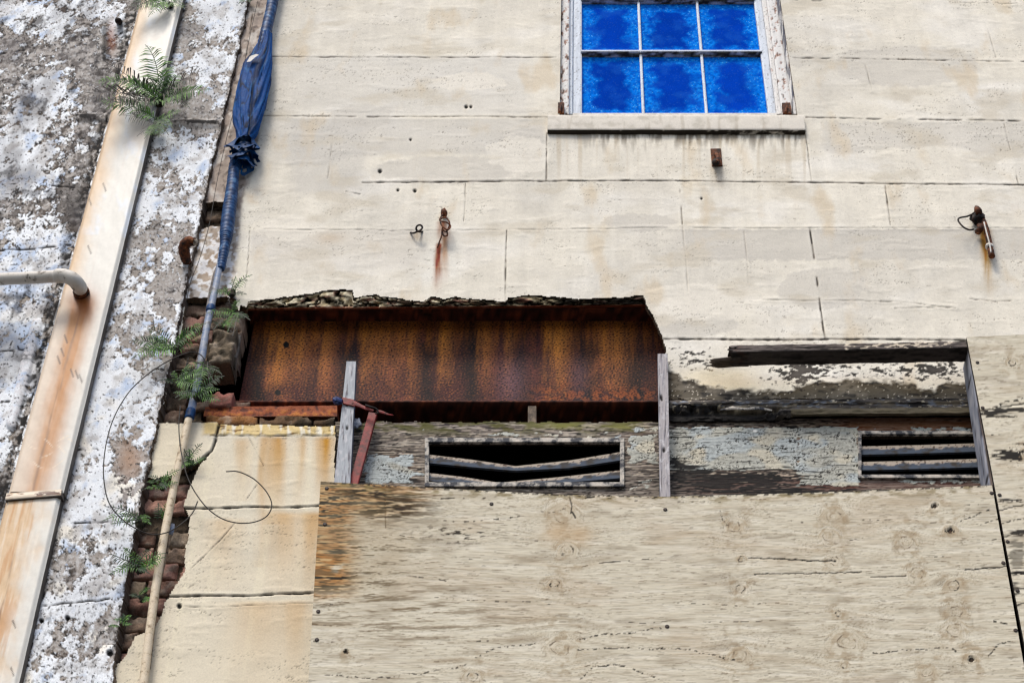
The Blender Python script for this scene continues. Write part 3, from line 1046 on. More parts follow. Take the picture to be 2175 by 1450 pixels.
vert_bar('frame', 1180, 1189, .012, .10, paint_white(401, .0, .75), win)
vert_bar('frame', 1189, 1208, .022, .10, paint_white(403, .33), win)
vert_bar('frame', 1661, 1685, .018, .10, paint_white(405, .2), win)
vert_bar('frame', 1685, 1694, .008, .10, paint_white(407, .1, .45), win)
vert_bar('sash', 1207, 1216, .040, .06, paint_white(409), win)
vert_bar('sash', 1216, 1236, .052, .04, paint_white(411), win)
vert_bar('sash', 1632, 1650, .052, .04, paint_white(413), win)
vert_bar('sash', 1650, 1662, .036, .06, paint_white(415, .06), win)
vert_bar('muntin', 1363.5, 1369.5, .058, .03, paint_white(417), win, nu=6)
vert_bar('muntin', 1498, 1504, .058, .03, paint_white(419), win, nu=6)

PX = [(1236, 1364), (1369, 1499), (1503, 1632)]
ZR = [P(1400, 242, .074).z, P(1400, 121, .074).z]
pitch = ZR[1] - ZR[0]


def build_pane(col_, row):
    xa, xb = P(PX[col_][0], 242, .074).x, P(PX[col_][1], 242, .074).x
    za = ZR[0] + row * pitch + (.016 if row else -.01)
    zb_ = ZR[0] + (row + 1) * pitch
    n = 110 if row < 2 else 8
    xs, zs = np.linspace(xa, xb, n), np.linspace(za, zb_, n)
    X, Z = np.meshgrid(xs, zs)
    sd = 430 + row * 9 + col_ * 31
    e = np.minimum(np.minimum(X - xa, xb - X), np.minimum(Z - za if row else (Z - za) + .02, zb_ - Z)) / .06
    n1 = fbm(X * 15, Z * 15, 4, sd)
    n2 = fbm(X * 60, Z * 60, 4, sd + 3)
    n3 = fbm(X * 160, Z * 160, 2, sd + 5)
    m = sst(.95, .2, e * .66 + .62 * n1)
    c = np.ones(X.shape + (3,)) * S(6, 62, 176) * (.9 + .05 * ((col_ * 2 + row * 3) % 5))
    c = mul(c, 1 + .12 * n1)
    c = mix(c, S(8, 122, 236), m * .9)
    c = mix(c, S(30, 96, 200), .35 * sst(.0, .5, fbm(X * 9, Z * 9, 4, sd + 12)))
    c = mix(c, S(40, 160, 244), m * m * sst(-.1, .6, n2) * .6)
    c = mix(c, S(12, 50, 130), m * sst(.1, .5, -n2) * .5)
    c = mix(c, S(130, 210, 250), m * sst(.62, .8, n3 + .25 * n2))
    c = mul(c, 1 + .10 * fbm(X * 5, Z * 5, 3, sd + 8))
    c = mix(c, S(60, 110, 190), .35 * sst(.5, .7, fbm(X * 120, Z * 120, 2, sd + 9)))
    sheet('pane', np.stack([X, .074 + 0 * X, Z], -1), NY, c, .0007 * m * n2, M_PANE, win, None, .004)


for r_ in range(4):
    for c_ in range(3):
        build_pane(c_, r_)

for row in range(1, 5):
    zc = ZR[0] + row * pitch
    for c_ in range(3):
        xa, xb = P(PX[c_][0] - 2, 242, .06).x, P(PX[c_][1] + 2, 242, .06).x
        xs = np.linspace(xa, xb, 60)
        pr = [(.076, zc - .004), (.066, zc - .003), (.056, zc - .002), (.047, zc), (.044, zc + .003), (.044, zc + .013), (.05, zc + .018), (.076, zc + .02)]
        V = np.array([[[x, y, z] for x in xs] for y, z in pr])
        n = fbma(V[..., 0] * 12, V[..., 1] * 300 + V[..., 2] * 120, 4, 480 + row)
        c = np.ones(n.shape + (3,)) * S(206, 214, 226)
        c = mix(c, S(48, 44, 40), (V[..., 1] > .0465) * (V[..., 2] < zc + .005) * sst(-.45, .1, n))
        c = mix(c, S(150, 150, 120), (V[..., 1] > .0465) * (V[..., 2] < zc + .002) * sst(.2, .5, n) * .6)
        V[..., 2] += .0012 * n
        sheet('muntin', V, NY, c, 0 * n, M_FRAMEPAINT, win, None, .001)

# bottom rail and sill
bm = bmesh.new()
add_slab(bm, [(1206, 246), (1662, 246), (1661, 240), (1206, 240)], .045, .05, .003)
bm_obj('bottom_rail', bm, M_BAND, win)


def build_sill():
    xa, xb = P(1163, 262, -.024).x, P(1709, 262, -.024).x
    zt_, zb2 = P(1400, 243, -.024).z, P(1400, 277, -.024).z
    xs = np.linspace(xa, xb, 330)
    prof = [(.012, zb2 - .002), (-.004, zb2), (-.02, zb2 + .002), (-.024, zb2 + .006), (-.025, (zt_ + zb2) / 2), (-.024, zt_ - .006), (-.02, zt_), (.0, zt_ + .006), (.06, zt_ + .012)]
    pr = []
    for (y0, z0), (y1, z1) in zip(prof[:-1], prof[1:]):
        for t in np.linspace(0, 1, 5)[:-1]:
            pr.append((y0 + (y1 - y0) * t, z0 + (z1 - z0) * t))
    pr.append(prof[-1])
    V = np.array([[[x, y, z] for x in xs] for y, z in pr])
    n = fbm(V[..., 0] * 14, V[..., 2] * 20 + V[..., 1] * 20, 4, 490)
    c = np.ones(n.shape + (3,)) * S(226, 219, 206)
    c = mix(c, S(205, 198, 184), sst(0, .5, n))
    c = mix(c, S(172, 160, 140), sst(.2, .6, fbma(V[..., 0] * 30, V[..., 2] * 4, 4, 492)) * .4)
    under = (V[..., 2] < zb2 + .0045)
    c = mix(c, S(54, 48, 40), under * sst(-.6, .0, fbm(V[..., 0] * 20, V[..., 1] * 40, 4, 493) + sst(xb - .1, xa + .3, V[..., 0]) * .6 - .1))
    V[..., 2] += .004 * fbm(V[..., 0] * 6, 0 * V[..., 1], 3, 495) * (V[..., 2] < zb2 + .02)
    V[..., 1] += .0015 * n
    sheet('sill', V, NY, c, 0 * n, M_STUCCO, win, None, .002)
    me_ = m_two('sill_end', S(190, 180, 164), S(222, 214, 200), 30)
    for x in (xa, xb):
        bm = bmesh.new()
        vs = [bm.verts.new((x, y, z)) for y, z in prof] + [bm.verts.new((x, .06, zb2))]
        bm.faces.new(vs)
        bm_obj('sill_end', bm, me_, win)


build_sill()
for x, y in ((1192, 232), (1671, 233)):
    bm = bmesh.new()
    add_box(bm, tuple(P(x - 7, y + 8, -.004)), tuple(P(x + 7, y - 6, .02)), .002, .001)
    add_tube(bm, [P(x - 3, y + 6, -.01), P(x, y - 6, -.008)], .006, 8)
    bm_obj('hinge', bm, M_IRON, win)

bm = bmesh.new()
add_box(bm, (P(1180, 240, 0).x - .05, .11, P(1400, 262, 0).z - .2), (P(1694, 240, 0).x + .05, .16, ztop + .2))  # unseen box added behind the window to stop light leaking through
bm_obj('light_leak_backing', bm, M_VOID_SHADE, win)

# ---- the peeling timber fascia with its two vents
fas = thing('timber_fascia', (P(1400, 1050, .03).x, .03, P(1400, 1060, .03).z), None, None)
fas.parent = bld
fas.location = Vector(fas.location) - WLOC[bld.name]
fas['label'] = 'peeling grey painted timber fascia with two slatted vents'
V1 = (908, 936, 1319, 1026)
V2 = (1828, 922, 2120, 1010)


def paint_fascia(px, py, u, v):
    wx, wy = wobble(px, py, 6, 501)
    g = py + 5 * fbm(px / 120, py / 60, 3, 502)
    grain = fbma(px / 90, g / 4.5, 4, 503)
    fine = fbma(px / 26, g / 2.0, 2, 504)
    c = np.ones(px.shape + (3,)) * S(118, 108, 98)
    c = mix(c, S(164, 154, 140), sst(0, .5, grain))
    c = mix(c, S(54, 46, 40), sst(.05, .5, -grain) * .85)
    c = mix(c, S(34, 28, 24), sst(.25, .5, fine) * .75)
    c = mix(c, S(186, 172, 152), sst(.3, .55, -fine) * .5 * (py < 1010))
    # damp, mossy top edge
    c = mix(c, S(92, 88, 54), sst(40, 5, py - 897) * sst(-.3, .3, fbm(px / 60, py / 20, 4, 505)) * (px < 1420))
    c = mix(c, S(150, 148, 78), .6 * (blob(px, py, 1190, 904, 60, 8) + .8 * blob(px, py, 1320, 905, 50, 7)) * .7)
    c = mix(c, S(132, 92, 66), sst(1690, 1850, px) * sst(930, 905, py) * .8)
    c = mix(c, S(110, 84, 74), sst(1400, 1500, px) * sst(1005, 1022, py) * sst(1060, 1030, py) * .6)
    # surviving paint
    pb = np.full(px.shape, -1.2)
    for x0, y0, x1, y1, s in ((768, 962, 882, 1030, 1.1), (1330, 920, 1400, 985, 1.1), (1415, 905, 1700, 1000, 1.7), (1690, 905, 1828, 1034, 1.8), (880, 1000, 905, 1030, .6), (1330, 905, 1400, 925, .5), (1600, 915, 1850, 930, .9),
                              (1840, 905, 2070, 918, .9), (1900, 1014, 2090, 1030, .75), (1335, 1020, 1400, 1040, .6), (900, 916, 1330, 931, .35)):
        e = np.minimum(np.minimum(px - x0, x1 - px) / 22, np.minimum(py - y0, y1 - py) / 12)
        pb = np.maximum(pb, np.clip(e, -1.2, 1) * s)
    pm = sst(-.05, .12, pb + .75 * fbm(px / 30, py / 12, 5, 506) - .34)
    f1, f2 = worley(px / 23 + .8 * fbm(px / 14, py / 9, 3, 507), py / 10 + .8 * fbm(px / 14, py / 9, 3, 508), 3)
    cr = sst(.11, .03, f2 - f1) * sst(-.3, .15, fbm(px / 34, py / 20, 3, 513))
    f3, f4 = worley(px / 7, py / 4.6, 8)
    cr2 = sst(.14, .02, f4 - f3) * sst(-.2, .3, fbm(px / 50, py / 30, 3, 515))
    pc = np.ones(px.shape + (3,)) * S(172, 171, 160)
    pc = mix(pc, S(168, 182, 190), .4 * sst(.05, .45, fbm(px / 90, py / 40, 2, 509) + .5 * blob(px, py, 1540, 950, 90, 40) + .5 * (px < 900)))
    pc = mix(pc, S(190, 184, 166), sst(.1, .5, fbm(px / 80, py / 40, 2, 510)) * (px > 1000))
    pc = mul(pc, 1 + .15 * fbm(px / 6, py / 5, 3, 511))
    pc = mix(pc, S(40, 34, 30), cr * .95)
    pc = mix(pc, S(90, 84, 76), cr2 * .35)
    mm = pm[..., None]
    c = c * (1 - mm) + pc * mm
    # black rot
    rot = blob(px, py, 1560, 1020, 150, 22) * 1.2 + .8 * blob(px, py, 1440, 990, 40, 20) + .8 * blob(px, py, 1760, 1046, 300, 10) + .5 * blob(px, py, 760, 935, 16, 40) + .5 * blob(px, py, 1440, 920, 40, 20)
    c = mix(c, S(20, 16, 14), sst(.25, .75, rot + .8 * grain + .35 * fine) * .92)
    c = mix(c, S(190, 170, 150), sst(.4, .6, grain) * blob(px, py, 1650, 1018, 60, 14))
    c = mix(c, S(238, 232, 222), sst(4, 1.5, np.hypot((px - 1604) / 1.6, py - 915)))
    c = crisp(c, .45, 2, .35, 10)
    h = pm * .0014 * (1 - cr) + .0015 * grain + .0008 * fine
    al = np.ones(px.shape, bool)
    for (x0, y0, x1, y1) in (V1, V2):
        al &= ~((px > x0) & (px < x1) & (py > y0) & (py < y1))
    al &= (py > 897 + 4 * fbm(px / 30, 0 * py, 4, 512) - 2) | (px > 1400)
    return c, h, al


slab_panel('fascia_board', [(700, 1075), (2120, 1062), (2110, 886), (712, 893)], .03, .03, paint_fascia, M_BOARD, fas, 700, 100, edge=S(70, 60, 50), back=False)


def paint_slat(seed):
    def f(px, py, u, v):
        n = fbm(px / 26, py / 12, 5, seed)
        c = np.ones(px.shape + (3,)) * S(70, 80, 94)
        c = mix(c, S(60, 56, 52), sst(0, .5, -n))
        fl = sst(-.05, .15, .7 * n + (v - .62) * 1.5)
        c = mix(c, S(186, 172, 154), fl * .85)
        c = mix(c, S(70, 42, 30), sst(.25, .45, fbm(px / 6, py / 5, 3, seed + 4)) * fl)
        return c, .0004 * n, None
    return f


def slat(name, pts_top, hgt, y0, lean, parent, seed):
    """louvre blade following a sighted centre line, leaning back as it rises"""
    xs = np.linspace(pts_top[0][0], pts_top[-1][0], 150)
    top = np.interp(xs, [p[0] for p in pts_top], [p[1] for p in pts_top])
    hh = np.interp(xs, [p[0] for p in pts_top], hgt)
    nv = 9
    base = np.zeros((nv, len(xs), 3))
    PXX = np.zeros((nv, len(xs))); PYY = PXX.copy(); VV = PXX.copy()
    for i in range(nv):
        t = i / (nv - 1)
        py = top + hh * (1 - t)
        base[i] = Pv(xs, py, y0)
        base[i][:, 1] += lean * t
        PXX[i], PYY[i], VV[i] = xs, py, t
    c, h, _ = paint_slat(seed)(PXX, PYY, VV, VV)
    sheet(name, base, NY, c, h, M_BOARD, parent, None, .012, None, 0, True)


def vent_frame(x0, y0, x1, y1, wd, parent, label):
    o = None
    bm = bmesh.new()
    y = .018
    add_slab(bm, [(x0, y0 + wd), (x1, y0 + wd), (x1, y0), (x0, y0)], y, .016, .002)
    add_slab(bm, [(x0, y1), (x1, y1), (x1, y1 - wd), (x0, y1 - wd)], y, .07, .002)
    add_slab(bm, [(x0, y1 - wd), (x0 + wd, y1 - wd), (x0 + wd, y0 + wd), (x0, y0 + wd)], y + .001, .07, .002)
    add_slab(bm, [(x1 - wd, y1 - wd), (x1, y1 - wd), (x1, y0 + wd), (x1 - wd, y0 + wd)], y + .001, .07, .002)
    return bm_obj('vent_frame', bm, M_VENT, parent)


M_VENT = m_two('chipped_vent_paint', S(58, 60, 66), S(176, 170, 160), 26, .44, .54, .7, .4, c3=S(206, 196, 182))
vf = vent_frame(902, 929, 1326, 1032, 9, fas, None)
vf['label'] = 'chipped vent frame with two sagging slats'
WLOC[vf.name] = WLOC[fas.name]
slat('slat', [(907, 963), (1000, 974), (1095, 988), (1210, 976), (1324, 957)], [19, 17, 11, 17, 19], .03, .004, fas, 530)
slat('slat', [(906, 1002), (985, 1011), (1060, 1023), (1180, 1012), (1324, 996)], [18, 15, 7, 14, 18], .03, .004, fas, 540)
vf2 = vent_frame(1823, 914, 2124, 1014, 7, fas, None)
vf2['label'] = 'vent frame with two straight slats beside the stud'
WLOC[vf2.name] = WLOC[fas.name]
slat('slat', [(1828, 946), (1960, 943), (2120, 938)], [19, 19, 19], .03, .004, fas, 550)
slat('slat', [(1830, 979), (1960, 976), (2120, 971)], [19, 19, 19], .03, .004, fas, 560)

# ---- rotten moulding above the fascia on the right
def build_mould():
    xs = np.linspace(1418, 2110, 420)
    bend = 0 * xs
    zt_ = P(1700, 849, -.012).z
    prof = [(.06, 886), (.0, 884), (-.018, 880), (-.02, 872), (-.008, 866), (-.006, 860), (-.012, 856), (-.012, 850), (.01, 848)]
    pr = []
    for (y0, a0), (y1, a1) in zip(prof[:-1], prof[1:]):
        for t in np.linspace(0, 1, 6)[:-1]:
            pr.append((y0 + (y1 - y0) * t, a0 + (a1 - a0) * t))
    pr.append(prof[-1])
    V = np.zeros((len(pr), len(xs), 3))
    PYY = np.zeros((len(pr), len(xs))); PXX = PYY.copy(); YY = PYY.copy()
    for i, (y, a) in enumerate(pr):
        V[i] = Pv(xs, a + np.interp(xs, [1418, 2110], [1, -3]), y)
        PYY[i] = a; PXX[i] = xs; YY[i] = y
    n = fbma(PXX / 70, PYY / 6, 4, 570)
    n2 = fbm(PXX / 24, PYY / 8, 4, 571)
    rot = sst(1690, 1630, PXX + 60 * n2) * sst(862, 868, PYY + 5 * n2)
    V[..., 1] += rot * .035 + .004 * n2 + .003 * n
    V[..., 2] += rot * .008 * n2
    c = np.ones(n.shape + (3,)) * S(92, 86, 80)
    c = mix(c, S(120, 110, 92), sst(0, .5, n) * (PXX > 1650))
    c = mix(c, S(126, 132, 142), sst(.1, .4, n2) * sst(870, 862, PYY))
    c = mix(c, S(28, 24, 22), sst(.0, .4, -n))
    c = mix(c, S(206, 194, 170), sst(.38, .5, fbm(PXX / 16, PYY / 4, 4, 574)) * sst(872, 864, PYY))
    c = mix(c, S(196, 180, 150), blob(PXX, PYY, 1575, 866, 44, 3) * .9)
    c = mix(c, S(110, 100, 74), (PXX > 1680) * sst(866, 869, PYY) * .6)
    c = mix(c, S(14, 12, 11), rot * .9)
    sheet('rotten_moulding', V, NY, c, 0 * n, M_BOARD, bld, None, .004)
    bm = bmesh.new()
    pts = [P(1530, 870, -.02), P(1556, 866, -.03), P(1580, 868, -.035), P(1612, 866, -.028), P(1640, 871, -.02)]
    add_tube(bm, pts, [.003, .008, .006, .009, .003], 7, True, .5, .35)
    bm_obj('peeling_strip', bm, M_VENT, bld)


build_mould()
# ================================================================== the neighbouring whitewashed wall
wb = thing('whitewashed_building', (-1.9, 0, 0), 'whitewashed neighbouring wall with flaking white paint over grey render', 'building')
EDGE = [(560, -160), (540, -60), (523, 19), (510, 90), (492, 170), (470, 270), (444, 380), (432, 425), (424, 480), (413, 530), (398, 590), (391, 630), (380, 690), (372, 740), (358, 790), (345, 850), (335, 900),
        (322, 960), (306, 1030), (292, 1110), (278, 1180), (268, 1240), (258, 1300), (247, 1370), (240, 1446), (230, 1560)]


def build_white():
    ss = np.concatenate([[-.4, -.3], np.arange(-.26, 1.62, .0036), [1.7, 1.9, 2.3, 2.8]])
    zs = np.concatenate([[0, 1.5, 3, 4, 4.4], np.linspace(4.5, 6.2, 405)[:-1], np.linspace(6.2, 7.4, 240)[:-1], np.linspace(7.4, 8.95, 258), [9.1, 9.5, 10.2, 10.6]])
    Sg, Z = np.meshgrid(ss, zs)
    c5, s5 = math.cos(math.radians(5)), math.sin(math.radians(5))
    X = LX0 - Sg * c5
    Y = LY0 + Sg * s5
    px, py = proj(X, Y, Z)
    a1 = fbm(Sg * 4, Z * 4, 5, 601)
    a2 = fbm(Sg * 20, Z * 15, 6, 602, .66)
    a3 = fbm(Sg * 60, Z * 52, 4, 603, .6)
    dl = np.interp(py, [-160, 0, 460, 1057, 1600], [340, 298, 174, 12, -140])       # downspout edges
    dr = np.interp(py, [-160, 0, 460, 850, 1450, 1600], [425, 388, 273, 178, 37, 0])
    left = px < (dl + dr) / 2
    # how much paint survives
    bias = np.zeros(px.shape) + .02
    for x, y, sx, sy, s in ((90, 40, 130, 40, .2), (60, 110, 90, 30, -.3), (190, 130, 50, 60, -.3), (110, 160, 60, 60, .2), (40, 300, 120, 60, .12), (230, 230, 40, 40, -.2), (60, 380, 90, 40, .35), (150, 410, 30, 50, -.2), (70, 440, 120, 20, -.25), (60, 500, 90, 14, .3),
                            (50, 560, 120, 40, .35), (60, 680, 120, 40, .35), (30, 800, 70, 80, .4), (20, 960, 50, 60, .1), (465, 35, 40, 40, .55), (400, 60, 22, 60, -.3), (415, 150, 30, 60, -.1), (380, 230, 50, 60, -.3), (440, 200, 30, 50, .1), (410, 250, 50, 22, -.5),
                            (395, 330, 70, 30, .2), (350, 430, 60, 40, .25), (300, 520, 60, 40, -.1), (330, 590, 60, 60, -.2), (250, 650, 40, 40, -.1), (300, 640, 40, 24, .3), (360, 640, 30, 50, -.35), (300, 720, 60, 30, -.1), (260, 800, 60, 40, .1), (200, 830, 40, 60, .4), (270, 860, 50, 60, .3),
                            (265, 985, 30, 60, -.5), (190, 930, 50, 60, .5), (215, 1040, 60, 50, .4), (150, 1060, 30, 40, -.2), (200, 1170, 80, 50, .02), (130, 1180, 30, 60, -.1), (150, 1290, 80, 18, .4), (120, 1390, 50, 40, -.05), (200, 1400, 40, 40, .1), (200, 1095, 60, 16, .4)):
        bias += s * blob(px, py, x, y, sx, sy)
    lower = sst(1104, 1112, py) * ~left
    bias += .10 * lower - .07 * left * (py < 530)
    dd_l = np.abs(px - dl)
    mildew_shade = sst(34, 4, dl - px) * (px < dl) + .9 * sst(18, 2, px - dr) * (px > dr)  # mildew along the downspout, with its contact shadow painted in
    v = bias + .40 * a1 + .55 * a2 + .18 * a3 - .2 * mildew_shade
    pm = sst(-.05, .06, v)
    white = np.ones(px.shape + (3,)) * S(234, 237, 240)
    white = mix(white, S(196, 208, 226), sst(0, .5, fbm(Sg * 9, Z * 7, 4, 605) + .4 * blob(px, py, 60, 570, 140, 60) + .5 * blob(px, py, 30, 720, 80, 120) + .3 * blob(px, py, 330, 720, 80, 60) - .1))
    white = mix(white, S(240, 232, 216), sst(.1, .5, fbm(Sg * 6, Z * 5, 3, 606)) * (px > dr) * (py > 820) * .8)
    white = mix(white, S(196, 194, 192), sst(-.05, .45, fbm(Sg * 11, Z * 8, 5, 604, .6)) * .75)
    grey = np.ones(px.shape + (3,)) * S(172, 166, 160)
    grey = mix(grey, S(124, 120, 118), sst(0, .5, a2))
    grey = mix(grey, S(190, 187, 184), sst(0.0, .5, -a3 - .3 * a1))
    grey = mix(grey, S(100, 95, 92), .75 * sst(.0, .5, fbm(Sg * 24, Z * 20, 5, 607, .65) + .3 * left * (py < 520) - .12 + .5 * blob(px, py, 150, 420, 60, 60) + .12 * lower))
    grey = mix(grey, S(176, 150, 130), blob(px, py, 275, 975, 26, 40) * .9)
    mm = pm[..., None]
    col = grey * (1 - mm) + white * mm
    # dark growth creeping along the flake edges
    near = np.exp(-((v + .03) / .075) ** 2)
    mould = sst(.0, .32, fbm(Sg * 42, Z * 38, 4, 608, .65) + .12 * left + .02 * lower - .02)
    col = mix(col, S(52, 46, 42), near * mould * .9)
    speck = sst(.46, .58, fbm(Sg * 85, Z * 75, 3, 609) + .22 * a2 + .03 * lower + .1 * left * (py > 380))
    col = mix(col, S(58, 52, 48), speck * .8)
    col = mix(col, S(34, 30, 28), mildew_shade * sst(-.25, .25, fbm(Sg * 30, Z * 24, 5, 610)) * .88)
    lm = lower * sst(.05, .3, fbm(Sg * 36, Z * 22, 5, 611, .7) - .02)
    col = mix(col, S(84, 80, 76), lm * .35)
    # dark grime patches, and the pipe's cast shadow painted beneath it
    for x, y, sx, sy, s in ((225, 100, 12, 60, .7), (215, 170, 22, 30, .5), (190, 250, 30, 8, .9), (60, 628, 80, 8, .3), (150, 460, 24, 50, .35), (140, 570, 14, 60, .5), (110, 660, 26, 30, .7), (60, 760, 40, 14, .5), (85, 850, 14, 80, .6), (10, 1050, 26, 60, .7),
                            (425, 262, 50, 6, .9), (390, 200, 12, 30, .6), (170, 60, 60, 20, .2), (330, 480, 14, 20, .3)):
        k = blob(px, py, x, y, sx, sy)
        col = mix(col, S(38, 33, 32), sst(.15, .8, k + .45 * a2 + .2 * a3) * s * sst(0.02, .25, k))
    col = mix(col, S(150, 96, 66), blob(px, py, 238, 80, 9, 30) * .6)
    soft = fbm(Sg * 4.5, Z * 2.6, 4, 660)
    col = mix(col, S(104, 100, 100), .5 * sst(-.05, .5, soft) * np.where(left, 1.0, .35))
    col = mix(col, S(60, 58, 60), .6 * sst(.1, .5, fbm(Sg * 10, Z * 6, 5, 662, .6)) * np.where(left, 1.0, .15) * (py < 700))
    # scored lines
    h = .003 * a1 + .0014 * a2 + .0004 * a3 + .0010 * pm
    L = [[(-40, 532), (60, 530), (150, 520)], [(-40, 748), (60, 742)], [(140, 1112), (230, 1108), (300, 1102)], [(-40, 860), (20, 852)], [(-20, 118), (60, 104)], [(165, 955), (205, 952)], [(60, 1290), (255, 1268)], [(380, 246), (470, 268)], [(110, 395), (190, 400)]]
    for i, p in enumerate(L):
        d = pline(px, py + 2.5 * fbm(px / 25, py / 25, 3, 630 + i), p, 14)
        k = sst(3.2, .8, d) * sst(-.4, .1, fbm(px / 30, py / 30, 3, 640 + i))
        col = mix(col, S(60, 54, 52), k * .8)
        h -= k * .004
    # plaster bead left of the downspout, ledge on the right of it
    d = pline(px, py, [(78, 690), (60, 760), (42, 840), (26, 900)], 40)
    h += .014 * np.sqrt(np.clip(1 - (d / 13) ** 2, 0, 1))
    col = mix(col, S(214, 212, 214), sst(14, 8, d) * .7 * sst(-.3, .3, a3))
    k = sst(252, 260, py) * sst(276, 266, py) * (px > dr) * (px < 475)
    h += .012 * k
    k = sst(240, 247, py) * sst(262, 254, py) * (px < dl) * (px > 160)
    h += .012 * k
    for x, y, r in ((232, 1386, 8), (88, 1318, 5), (143, 1312, 5)):
        q = np.hypot(px - x, py - y) + 3 * a3
        col = mix(col, S(26, 22, 20), sst(r + 2, r * .5, q)); h -= .01 * sst(r + 1, r * .4, q)
    ex = np.interp(py, [p[1] for p in EDGE], [p[0] for p in EDGE]) + 4.5 * fbm(px / 20, py / 20, 4, 650)
    col = mix(col, S(70, 62, 56), sst(8, 1, ex - px) * sst(-.2, .2, a3 + a2) * .8)
    alive = (px < ex) | ((Z < 4.35) & (X < -1.56)) | ((Z > 9.0) & (X < -1.62))
    col = crisp(col, .25, 3, .3, 16)
    fl = (Sg > -.27) & (Sg < 1.63) & (Z > 4.48) & (Z < 8.98)
    base = np.stack([X, Y, Z], -1)
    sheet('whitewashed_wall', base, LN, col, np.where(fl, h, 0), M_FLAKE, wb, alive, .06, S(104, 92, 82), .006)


build_white()

# ================================================================== downspout
ds = thing('downspout', PL(150, 1000, .0), 'flat cream downspout with orange rust stains running down the whitewashed wall', 'downspout')


def paint_spout(section):
    def f(px, py, u, v):
        n = fbm(px / 40, py / 60, 4, 660 + section)
        drip = fbma(u * 9, py / 160, 4, 664)
        c = np.ones(px.shape + (3,)) * S(224, 221, 211)
        c = mix(c, S(222, 228, 234), sst(.1, .6, n) * (py < 500))
        org, org2 = S(216, 184, 144), S(188, 122, 66)
        if section == 0:
            lw = sst(600, 660, py)
            c = mix(c, org, sst(.5, .02, u + .12 * n) * .95 * (1 - .7 * lw))
            c = mix(c, S(220, 212, 200), sst(.2, .6, drip) * .4)
            c = mix(c, S(230, 200, 166), sst(.10, .0, u) * sst(1., .92, u) * .3)
            c = mix(c, S(206, 192, 176), blob(u, py, .8, 290, .3, 26) * .7 + blob(u, py, .6, 100, .3, 40) * .4)
            low = sst(612, 650, py)
            uc = .46 + .04 * sst(640, 760, py)
            k = np.exp(-((u - uc + .05 * n) / (.20 + .0001 * (py - 600))) ** 2) * low
            c = mix(c, S(182, 116, 42), np.clip(k * (1.25 - .45 * sst(720, 1050, py)) * (1. + .25 * drip), 0, 1))
            k2 = np.exp(-((u - .46 - .03 * n) / .028) ** 2) * low * sst(.0, .4, drip + .4)
            c = mix(c, S(96, 54, 28), k2 * .75)
            c = mix(c, S(224, 186, 144), low * .22 * sst(.95, .5, u + .2 * n))
            c = mix(c, S(150, 84, 36), blob(px, py, 176, 645, 28, 34) * .95)
            for q in range(8):
                x0 = rng.uniform(.15, .9); y0 = rng.uniform(930, 1000)
                d = np.abs(py - y0 - 14 * np.sin((u - x0) * 7 + q)) / 2.0
                c = mix(c, S(240, 222, 196), sst(1, .2, d) * sst(.14, .05, np.abs(u - x0)) * .7)
        else:
            c = mix(c, S(214, 176, 126), sst(.95, .35, u + .25 * n) * .85)
            c = mix(c, S(196, 140, 80), sst(.06, .4, drip) * .7 * sst(.85, .5, u))
            c = mix(c, S(124, 84, 56), np.exp(-((u - .42 + .03 * n) / .022) ** 2) * sst(-.2, .2, drip) * .8)
            c = mix(c, S(240, 230, 212), sst(.2, .5, -drip) * .4)
        for x, y, a in ((222, 398, -1), (191, 428, -1), (190, 530, 0), (125, 765, -1), (163, 795, -1), (171, 803, -1), (153, 792, -1), (65, 1378, -1), (30, 1325, -1), (120, 1255, -1), (58, 1390, -1), (26, 1425, -1), (140, 720, 0), (133, 748, -1), (124, 640, -1)):
            d = pline(px, py, [(x - 3, y - 8), (x + 3, y + 8)], 8)
            c = mix(c, S(50, 40, 32), sst(2.2, .7, d) * .85)
        edge = np.minimum(u, 1 - u)
        h = -.012 * sst(.09, 0, edge) ** 2 + .0015 * n + .003 * (blob(u, py, .7, 300, .4, 40) + blob(u, py, .6, 110, .4, 40))
        return c, h, None
    return f


def spout_part(name, q, off, sec, nv):
    px, py, u, v = quadgrid(q, 60, nv)
    c, h, _ = paint_spout(sec)(px, py, u, v)
    return sheet(name, PLv(px, py, off), LN, c, h, M_SPOUT, ds, None, .030, S(70, 64, 58))  # sides coloured dark to paint the shadow gap beside the downspout


spout_part('pipe_section', [(16, 1044), (133, 1042), (408, -90), (322, -90)], .05, 0, 360)
spout_part('pipe_section', [(-118, 1560), (12, 1560), (128, 1052), (12, 1058)], .044, 1, 170)


def build_joint():
    px, py, u, v = quadgrid([(11, 1062), (130, 1052), (131, 1038), (14, 1047)], 110, 14)
    n = fbm(px / 22, py / 7, 4, 670)
    c = np.ones(px.shape + (3,)) * S(226, 210, 186)
    c = mix(c, S(206, 164, 120), sst(0, .4, n) * .8)
    chip = sst(.0, .2, n + .5 * blob(px, py, 105, 1047, 26, 7) - .1) * sst(.1, .3, v) * sst(.95, .7, v)
    c = mix(c, S(84, 46, 34), chip * .9)
    c = mix(c, S(36, 28, 24), sst(.22, .05, v) * .9)
    sheet('joint_band', PLv(px, py, .0525), LN, c, .002 * np.sin(np.pi * np.clip(v * 1.2, 0, 1)) - .001 * chip, M_SPOUT, ds, None, .035, S(60, 50, 44))


build_joint()

